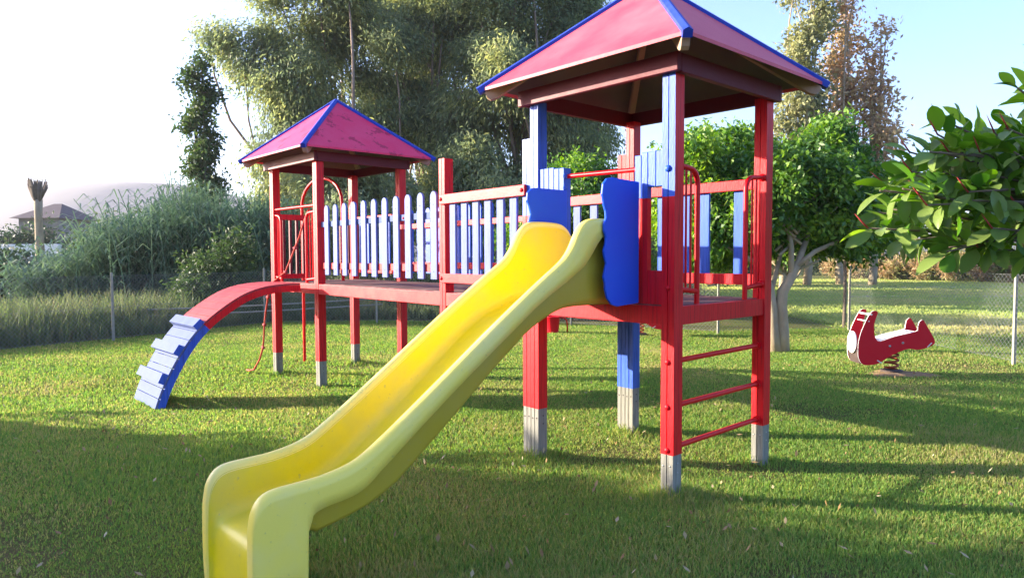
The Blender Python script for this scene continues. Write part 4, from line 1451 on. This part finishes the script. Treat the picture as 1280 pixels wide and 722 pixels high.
def shrub(x, y, rx, ry, rz, mat, label, name='shrub', group=None, nclust=300, nper=24, ln=0.12, wd=0.05, sig=0.14, cat='shrub', nb=12, seed=0):
    root = empty(name, (x, y, 0), label, cat, group)
    g_ = np.random.default_rng(seed + 77)
    bl = []
    for i in range(nb):
        a = g_.random() * 6.28; q = math.sqrt(g_.random()); s = g_.uniform(0.3, 0.5)
        zt = g_.uniform(0.25, 0.8) * math.sqrt(max(0.1, 1 - q * q * 0.8))
        bl.append((x + math.cos(a) * q * rx * .75, y + math.sin(a) * q * ry * .75, rz * zt, rx * s, ry * s, rz * s * .6))
    mb = MB()
    for b in bl:
        limb(mb, (x + g_.normal() * .1, y + g_.normal() * .1, -0.05), b[:3], 0.03, 0.01, 5, 0.08)
    mb.build('trunk', M['darkbark'], root)
    leaves('crown', blob_points(bl, nclust, 0.4), sig, nper, ln, wd, np.array([x, y, rz * .3]), 0.0, mat, root)
    return root
shrub(-6.9, 16.9, 1.25, 1.1, 2.2, M['bush'], 'rounded green bush in front of the cane, left of the far tower', 'bush', None, 480, 30, 0.13, 0.04, 0.14, 'bush', 14, 1)
G2 = 'dark shrubs at the left edge'
shrub(-17.2, 22, 1.8, 1.5, 1.9, M['darkbush'], 'darkest hazy shrub at the left edge, in front of the cut palm trunk', 'shrub', G2, 700, 26, 0.2, 0.08, 0.25, nb=16, seed=2)
shrub(-14.6, 20.5, 1.4, 1.2, 1.35, M['darkbush'], 'low shrub in front of the whitewashed wall, before the cane', 'shrub', G2, 700, 26, 0.2, 0.08, 0.25, nb=16, seed=3)
shrub(-21.0, 37, 3.0, 2.0, 2.9, M['bush'], 'shrub behind the cut palm trunk', 'shrub', G2, 600, 26, 0.2, 0.08, 0.25, nb=16, seed=4)
shrub(-26.5, 37, 3.2, 2.0, 3.8, M['darkbush'], 'low hedge like shrub left of the cut palm trunk', 'shrub', G2, 600, 26, 0.2, 0.08, 0.25, nb=16, seed=5)
shrub(-16.5, 31, 3.0, 2.0, 4.0, M['bush'], 'taller shrub right of the cut palm trunk, beside the cane', 'shrub', G2, 700, 26, 0.2, 0.08, 0.25, nb=16, seed=6)

# giant cane thicket
def cane():
    V_, F_ = [], []
    n = 1500
    for i in range(n):
        t = R.random()
        x = -12.9 + 6.6 * t + R.normal() * 0.25
        y = 20.0 + R.normal() * 1.0 + 1.4 * t
        h = (1.6 + 2.1 * min(1, t * 2.2)) * R.uniform(0.6, 1.05) * (0.88 + 0.16 * math.sin(x * 2.3 + 1) * math.sin(x * 0.9))
        lx, ly = R.normal() * 0.35 - 0.25, R.normal() * 0.3 - 0.15
        def pt(s): return np.array([x + lx * s * s, y + ly * s * s, h * s])
        ww = 0.012
        pv = [pt(s) for s in (0, .33, .66, 1.0)]
        k = len(V_)
        for p in pv:
            V_.append(p + [-ww, 0, 0]); V_.append(p + [ww, 0, 0])
        for j in range(3):
            F_.append((k + 2 * j, k + 2 * j + 1, k + 2 * j + 3, k + 2 * j + 2))
        for m_ in range(20):
            s = 0.15 + 0.87 * m_ / 20
            if s > 1: s = 1
            p = pt(s)
            a = R.random() * 6.28
            L_ = R.uniform(0.35, 0.75)
            dx, dy = math.cos(a), math.sin(a)
            up = R.uniform(0.1, 0.8)
            q1 = p + np.array([dx * .45, dy * .45, up * .5]) * L_
            q2 = p + np.array([dx * .9, dy * .9, up * .35 - 0.25]) * L_
            sd_ = np.array([-dy, dx, 0.15]) * 0.018
            k = len(V_)
            V_ += [p - sd_ * .6, p + sd_ * .6, q1 + sd_, q1 - sd_, q2 + sd_ * .15, q2 - sd_ * .15]
            F_ += [(k, k + 1, k + 2, k + 3), (k + 3, k + 2, k + 4, k + 5)]
    o = np_mesh('cane_thicket', np.array(V_), np.array(F_), M['reed'])
    tag(o, 'tall thicket of giant cane with arching blue green leaves on the left', 'cane', kind='stuff')
cane()

# weeds behind the fences
def tufts(name, pts, h, mat, label, cat, wd=0.012, bl=5, lean=0.35):
    N = len(pts) * bl
    b = np.repeat(pts, bl, 0) + np.concatenate([R.normal(size=(N, 2)) * 0.06, np.zeros((N, 1))], 1)
    hh = np.repeat(h, bl) * R.uniform(0.5, 1.1, N)
    a = R.uniform(0, 2 * math.pi, N)
    d = np.stack([np.cos(a), np.sin(a), np.zeros(N)], 1)
    s = np.stack([-np.sin(a + R.normal(size=N)), np.cos(a), np.zeros(N)], 1) * wd * (1 + R.uniform(-.3, .5, N))[:, None]
    up = np.array([0, 0, 1.0])
    l_ = R.uniform(0.1, lean, N)[:, None]
    m = b + up * hh[:, None] * .55 + d * hh[:, None] * l_ * .35
    t = b + up * hh[:, None] + d * hh[:, None] * l_
    V_ = np.stack([b - s, b + s, m + s * .8, m - s * .8, t + s * .15, t - s * .15], 1).reshape(-1, 3)
    k = np.arange(N)[:, None] * 6
    F_ = np.concatenate([k + [0, 1, 2, 3], k + [3, 2, 4, 5]], 0)
    o = np_mesh(name, V_, F_, mat)
    tag(o, label, cat, kind='stuff')
    return o
n = 9000
x = R.uniform(-24, 3, n); y = R.uniform(0, 1, n) ** 1.4
yb = np.interp(x, [-24, -10.4, -8.9, -7.26, -5.54, -3.1, 3], [6, 8.2, 10.9, 13.6, 16.3, 16.7, 16.2])
y = yb + y * 6.5
hh = 0.25 + 0.55 * np.clip((y - yb) / 1.8, 0, 1) * R.uniform(.6, 1, n)
tufts('tall_weeds', np.stack([x, y, np.zeros(n)], 1), hh, M['weed'], 'grey green tall weeds and dry grass beyond the left and back wire fence', 'weeds', 0.011, 9, 0.5)
n = 2600
x = R.uniform(2, 30, n); y = R.uniform(22, 27, n)
n = 1500
t = R.random(n)
x = -3 + t * 6.5; y = 17.5 + R.random(n) * 4
tufts('dark_undergrowth', np.stack([x, y, np.zeros(n)], 1), R.uniform(.5, 1.5, n) * np.clip((7 - np.abs(x + 0)) / 5, 0.35, 1), M['darkbush'], 'dark undergrowth at the foot of the trees behind the frame', 'undergrowth', 0.03, 14, 0.7)

# dry hedge far right
GH = 'dry reddish hedge shrubs far right'
HB = ['leftmost hedge shrub beside the dark trunks, dull brown', 'hedge shrub with an orange patch, beyond the spring rider', 'greener hedge shrub right of the orange one', 'rust coloured hedge shrub above the seat of the spring rider', 'pale pinkish hedge shrub left of the tall fence post', 'hedge shrub right behind the nearest right fence post', 'rightmost hedge shrub at the edge of the view']
for i in range(7):
    yy = 43.5 - 1.35 * i
    xx = yy * (0.475 + 0.044 * i)
    shrub(xx, yy, 1.5, 1.1, 1.95 - 0.04 * i + 0.25 * math.sin(i * 2.2), M['dryhedge'], HB[i], 'hedge_shrub', GH, 300, 22, 0.22, 0.07, 0.2, nb=10, seed=40 + i)
# distant dark tree line closing the gaps
GT = 'dark trees closing the view behind the lawn'
TL = ['dark tree behind the forked trunk, left one', 'dark tree behind the forked trunk, right one', 'dark wide tree beyond the right lawn behind the rubber plant']
for i, (tx, ty, r_) in enumerate(((9.5, 33, 3.0), (13.0, 37, 2.6), (24, 52, 4.2))):
    bl = rblobs(tx, ty, 1.0, 4.8 if i < 2 else 4.0, r_, r_ * .7, 14, 1.1, 60 + i)
    tree(tx, ty, TL[i], 'tree', bl, 600, 22, 0.26, 0.12, 0.35, M['darkbush'], M['darkbark'], 0.2, 0.3, 0.1, 1.6, 'dark_tree', GT, 0.3, 14)

# small yellowing sapling on a stake behind the fence corner
bl = [(6.95, 14.6, 1.75, .22, .2, .28), (7.05, 14.6, 1.55, .18, .18, .2)]
tree(6.98, 14.6, 'small yellowing sapling with a dark stem behind the fence corner', 'tree', bl, 60, 16, 0.07, 0.035, 0.06, M['poplar'], M['darkbark'], 0.035, 0.3, 0, 1.5, 'sapling', None, 0.2, 6)

# ---- rubber plant on the right, close by
def rubber():
    root = empty('rubber_plant', (5.6, 5.6, 0), 'large rubber plant with glossy leaves reaching in from the right edge', 'rubber plant')
    mb = MB()
    mb.tube([(5.6, 5.6, -0.1), (5.55, 5.55, 0.8), (5.4, 5.5, 1.5), (5.2, 5.4, 2.2)], [0.12, 0.1, 0.08, 0.05], 10)
    V_, F_, sh = [], [], MB()
    def at(px, py, Y):
        dx, dy = px - 640, py - 361
        c, s = math.cos(-0.0041), math.sin(-0.0041)
        u, v = dx * c + dy * s, -dx * s + dy * c
        X, Z = u / 870.2, -v / 870.2
        c, s = math.cos(0.0472), math.sin(0.0472)
        d = np.array([X, c + Z * s, -s + Z * c])
        return np.array([0, 0, 1.5]) + d / d[1] * Y
    # shoot tips inside the plant's outline; each carries a rosette
    tips = []
    g_ = np.random.default_rng(3)
    poly = [(1078, 290), (1068, 262), (1088, 222), (1120, 200), (1140, 160), (1165, 140), (1200, 150), (1232, 155), (1262, 160), (1275, 100), (1300, 60), (1340, 60), (1340, 330), (1290, 330), (1240, 325), (1200, 322), (1160, 305), (1130, 305), (1105, 300)]
    def inside(x, y):
        c = False
        n = len(poly)
        for i in range(n):
            x1, y1 = poly[i]; x2, y2 = poly[(i + 1) % n]
            if (y1 > y) != (y2 > y) and x < (x2 - x1) * (y - y1) / (y2 - y1) + x1: c = not c
        return c
    while len(tips) < 100:
        px, py = g_.uniform(1068, 1340), g_.uniform(60, 330)
        if inside(px, py):
            tips.append(at(max(px, 1092), py, g_.uniform(4.3, 5.8)))
    for q in ((1100, 238, 4.5), (1172, 168, 4.6), (1150, 245, 4.4), (1085, 285, 4.6), (1225, 190, 4.5), (1210, 240, 4.3), (1268, 190, 4.4), (1272, 110, 4.4), (1240, 285, 4.4), (1180, 215, 4.5)):
        tips.append(at(*q))
    def leaf(p, d, L_, W_, roll):
        d = d / np.linalg.norm(d)
        up = np.array([0, 0, 1.0]) + g_.normal(size=3) * roll
        s = np.cross(d, up); s /= np.linalg.norm(s)
        nn = np.cross(s, d)
        k = len(V_)
        ts = [(0.0, 0.03), (0.12, 0.45), (0.3, 0.85), (0.5, 1.0), (0.7, 0.88), (0.88, 0.5), (1.0, 0.02)]
        curl = g_.uniform(0.1, 0.75)
        for t, w_ in ts:
            c = p + d * L_ * t - nn * L_ * curl * t * t * 0.5
            V_.append(c + s * W_ * .5 * w_ + nn * W_ * 0.16 * w_)
            V_.append(c)
            V_.append(c - s * W_ * .5 * w_ + nn * W_ * 0.16 * w_)
        for i in range(len(ts) - 1):
            a = k + 3 * i
            F_.append((a, a + 1, a + 4, a + 3)); F_.append((a + 1, a + 2, a + 5, a + 4))
    for tp in tips:
        back = np.array([5.35, 5.5, 1.9]) + g_.normal(size=3) * 0.2
        ax = tp - back; ax /= np.linalg.norm(ax)
        st = tp - ax * min(0.9, np.linalg.norm(tp - back) * .7)
        mb.tube([tuple(back), tuple(st + np.array([0, 0, -.08])), tuple((st + tp) / 2 + np.array([0, 0, -.03])), tuple(tp)], [0.022, 0.012, 0.009, 0.006], 6)
        nl = g_.integers(9, 14)
        for i in range(nl):
            p = tp - ax * 0.045 * i
            o_ = g_.normal(size=3); o_ -= ax * (o_ @ ax); o_ /= np.linalg.norm(o_)
            d = o_ * (0.55 + 0.08 * i) + ax * (0.9 - 0.09 * i) + np.array([0, 0, 0.15 - 0.1 * i * .6])
            sz = g_.uniform(0.14, 0.225)
            leaf(p + o_ * 0.02, d, sz, sz * 0.46, 0.5)
        if g_.random() < 0.3:
            e = ax + np.array([0, 0, 0.9]); e /= np.linalg.norm(e)
            sh = MB()
            sh.tube([tuple(tp), tuple(tp + e * 0.07), tuple(tp + e * 0.14)], [0.006, 0.005, 0.001], 6)
            sh.build('leaf_sheath', M['redsheath'], root, smooth=True)
    mb.build('trunk', M['darkbark'], root, smooth=True)
    np_mesh('crown', np.array(V_), np.array(F_), M['rubber'], root, smooth=True)
rubber()

# ---- trees left of the frame whose shade falls over the near lawn
GS = 'tall shrubs outside the view on the left'
LB = ['tall loose shrub left of the view, nearest the fence', 'tall dense shrub left of the view, second from the fence', 'tall dense shrub left of the view, third from the fence', 'tall shrub left of the view, furthest from the fence']
for i, (ty, h_, nc) in enumerate(((6.1, 4.3, 800), (3.3, 5.2, 1200), (0.3, 5.4, 1200), (-2.9, 5.4, 1000))):
    shrub(-13.6 + 0.3 * (i % 2), ty, 1.6, 1.9, h_, M['bush'], LB[i], 'tall_shrub', GS, int(nc * 1.45), 24, 0.26, 0.12, 0.24, nb=16, seed=90 + i)

# ------------------------------------------------------------------ lawn blades
def lawn():
    n = 1000000
    # radius distribution ~ r^-0.8
    u = R.random(n)
    r0, r1 = 2.0, 19.0
    p = 0.25
    r = (r0 ** p + u * (r1 ** p - r0 ** p)) ** (1 / p)
    a = R.uniform(rad(-46), rad(46), n)
    x, y = r * np.sin(a), r * np.cos(a)
    yb = np.interp(x, [-10.4, -8.9, -7.26, -5.54, -3.1, -0.9, 1.28, 3.98, 6.75], [7.4, 10.0, 12.7, 15.6, 16.0, 15.7, 15.1, 13.5, 14.0])
    keep = (y < yb + 0.4) | (x > 6.8)
    x, y, r = x[keep], y[keep], r[keep]
    n = len(x)
    zz = 0.012 * np.sin(x * 1.3 + 0.5 * y) + 0.012 * np.sin(y * 1.1 - 0.7 * x) - 0.018
    patch = 0.5 + 0.5 * np.sin(x * 1.9 + 1.3 * np.sin(y * 1.2)) * np.sin(y * 1.6 + np.sin(x * 1.1))
    h = (0.014 + 0.024 * R.random(n)) * (0.75 + 0.6 * patch)
    # longer tufts round posts and slide foot
    for (a_, b_) in ((0, 0), (0, SV), (SU, 0), (SU, SV), (0, F0), (0, F0 + SV), (SU, F0 + SV), (-1.6, F0 + .5), (-2.4, 0.6)):
        c = P(a_ + 0.05, b_ + 0.05, 0)
        d = np.hypot(x - c.x, y - c.y)
        h *= 1 + 2.2 * np.exp(-(d / 0.15) ** 2)
    # worn ground: fewer and shorter blades
    bare = np.zeros(n)
    for cx, cy, sx, sy in ((4.9, 8.85, .6, .36), (-1.9, 2.9, .55, .45), (1.7, 4.9, .5, .3), (0.7, 5.3, .5, .3), (-3.2, 3.6, 1.1, .5), (-2.4, 8.1, .5, .3), (1.4, 3.1, .4, .25), (-2.2, 9.4, .5, .25), (6.2, 9.3, .8, .3), (2.9, 6.6, .6, .3)):
        bare = np.maximum(bare, np.exp(-((x - cx) / sx) ** 2 - ((y - cy) / sy) ** 2))
    bare = np.clip(bare * (0.7 + 0.5 * R.random(n)), 0, 1)
    h *= 1 - 0.5 * bare
    kp = R.random(n) > bare * 0.72
    x, y, r, zz, h = x[kp], y[kp], r[kp], zz[kp], h[kp]
    n = len(x)
    w_ = (0.0007 + 0.00045 * r) * R.uniform(.7, 1.3, n)
    az = R.uniform(0, 2 * math.pi, n)
    ln = R.uniform(0.1, 0.9, n) * h
    b = np.stack([x, y, zz], 1)
    s = np.stack([-np.sin(az), np.cos(az), np.zeros(n)], 1) * w_[:, None]
    d = np.stack([np.cos(az + R.normal(size=n) * .6), np.sin(az + R.normal(size=n) * .6), np.zeros(n)], 1)
    m = b + d * (ln * .35)[:, None]; m[:, 2] += h * 0.6
    t = b + d * ln[:, None]; t[:, 2] += h
    V_ = np.stack([b - s, b + s, m + s * .8, m - s * .8, t + s * .1, t - s * .1], 1).reshape(-1, 3)
    k = np.arange(n)[:, None] * 6
    F_ = np.concatenate([k + [0, 1, 2, 3], k + [3, 2, 4, 5]], 0)
    o = np_mesh('grass', V_, F_, M['grass'])
    tag(o, 'short sunlit lawn grass with dry patches under the climbing frame', 'grass', kind='stuff')
lawn()

n = 60000
x = R.uniform(7, 36, n); y = 13 + 29 * R.random(n) ** 1.2
k_ = x < y * 0.86
x, y = x[k_], y[k_]
tufts('field_grass', np.stack([x, y, np.zeros(len(x)) - 0.02], 1), R.uniform(.05, .11, len(x)), M['fieldgrass'], 'open sunlit grass field beyond the right wire fence', 'grass', 0.02, 6, 0.6)

nl = 900
rr_ = 2.4 + 9 * R.random(nl) ** 1.3
aa_ = R.uniform(rad(-42), rad(42), nl)
C_ = np.stack([rr_ * np.sin(aa_), rr_ * np.cos(aa_), np.full(nl, 0.035)], 1)
M['litter'] = leafmat('fallen dry leaves', [(0.0, (0.22, 0.12, 0.05)), (0.6, (0.34, 0.24, 0.12)), (1.0, (0.46, 0.4, 0.25))], 1.0, 0.8, 0.1, 0.9, 0.1)
lo = leaves('fallen_leaves', C_, 0.05 * np.array([1, 1, 0.15]), 1, 0.045, 0.018, np.array([0, 0, -50.0]), 0.0, M['litter'], None, 0.0, 3.0)
tag(lo, 'dry leaves scattered over the lawn', 'fallen leaves', kind='stuff')

# dry track strips across the far right lawn
for i, (y0, y1, xs0) in enumerate(((30.5, 31.6, 12.0), (24.0, 24.7, 11.5))):
    V_, F_ = [], []
    for k in range(30):
        xx = xs0 + k * 1.2
        V_ += [(xx, y0 + 0.2 * math.sin(k), 0.035), (xx, y1 + 0.2 * math.sin(k * 1.3), 0.035)]
        if k: F_.append((2 * k - 2, 2 * k, 2 * k + 1, 2 * k - 1))
    o = np_mesh('path', np.array(V_), np.array(F_), M['path'])
    tag(o, kind='structure')

def soil(cx, cy, sx, sy, seed):
    g_ = np.random.default_rng(seed)
    V_, F_ = [], []
    N_, K_ = 36, 6
    ph = g_.uniform(0, 6, 4)
    V_.append((cx, cy, 0.012))
    for k in range(1, K_ + 1):
        for i in range(N_):
            a = 2 * math.pi * i / N_
            q = (1 + 0.22 * math.sin(3 * a + ph[0]) + 0.14 * math.sin(7 * a + ph[1])) * k / K_
            V_.append((cx + math.cos(a) * sx * q, cy + math.sin(a) * sy * q, 0.006 - 0.035 * (k / K_) ** 3 + g_.normal() * 0.003))
    F_ = [(0, 1 + i, 1 + (i + 1) % N_, 1 + (i + 1) % N_) for i in range(N_)]
    V_ = np.array(V_)
    me = bpy.data.meshes.new('soil')
    fs = [(0, 1 + i, 1 + (i + 1) % N_) for i in range(N_)]
    for k in range(K_ - 1):
        for i in range(N_):
            a = 1 + k * N_
            fs.append((a + i, a + N_ + i, a + N_ + (i + 1) % N_, a + (i + 1) % N_))
    me.from_pydata([tuple(v) for v in V_], [], fs)
    o = mesh_obj('bare_soil', me, M['soil'], None, True)
    tag(o, kind='structure')
M['soil'] = paint('dry trodden soil', (0.27, 0.17, 0.09), (0.38, 0.27, 0.16), 1.0, 14, 0.8, 1.0, 0.0, (1, 1, 1), spec=0.05)
soil(4.95, 8.85, 0.42, 0.24, 1)

# ------------------------------------------------------------------ haze
def haze():
    mb = MB()
    x0, x1, y0, y1, z0, z1 = -950, 300, -60, 800, -3.5, 110
    mb.hexa([(x0, y0, z0), (x1, y0, z0), (x1, y1, z0), (x0, y1, z0), (x0, y0, z1), (x1, y0, z1), (x1, y1, z1), (x0, y1, z1)])
    m = bpy.data.materials.new('pale haze')
    m.use_nodes = True
    n, l = m.node_tree.nodes, m.node_tree.links
    n.remove(n['Principled BSDF'])
    v = n.new('ShaderNodeVolumePrincipled')
    v.inputs['Color'].default_value = (0.86, 0.88, 0.95, 1)
    v.inputs['Density'].default_value = 0.00035
    v.inputs['Anisotropy'].default_value = 0.3
    l.new(v.outputs[0], n['Material Output'].inputs['Volume'])
    o = mb.build('haze', m)
    tag(o, 'pale blue haze over the distant hills', 'haze', kind='stuff')
haze()
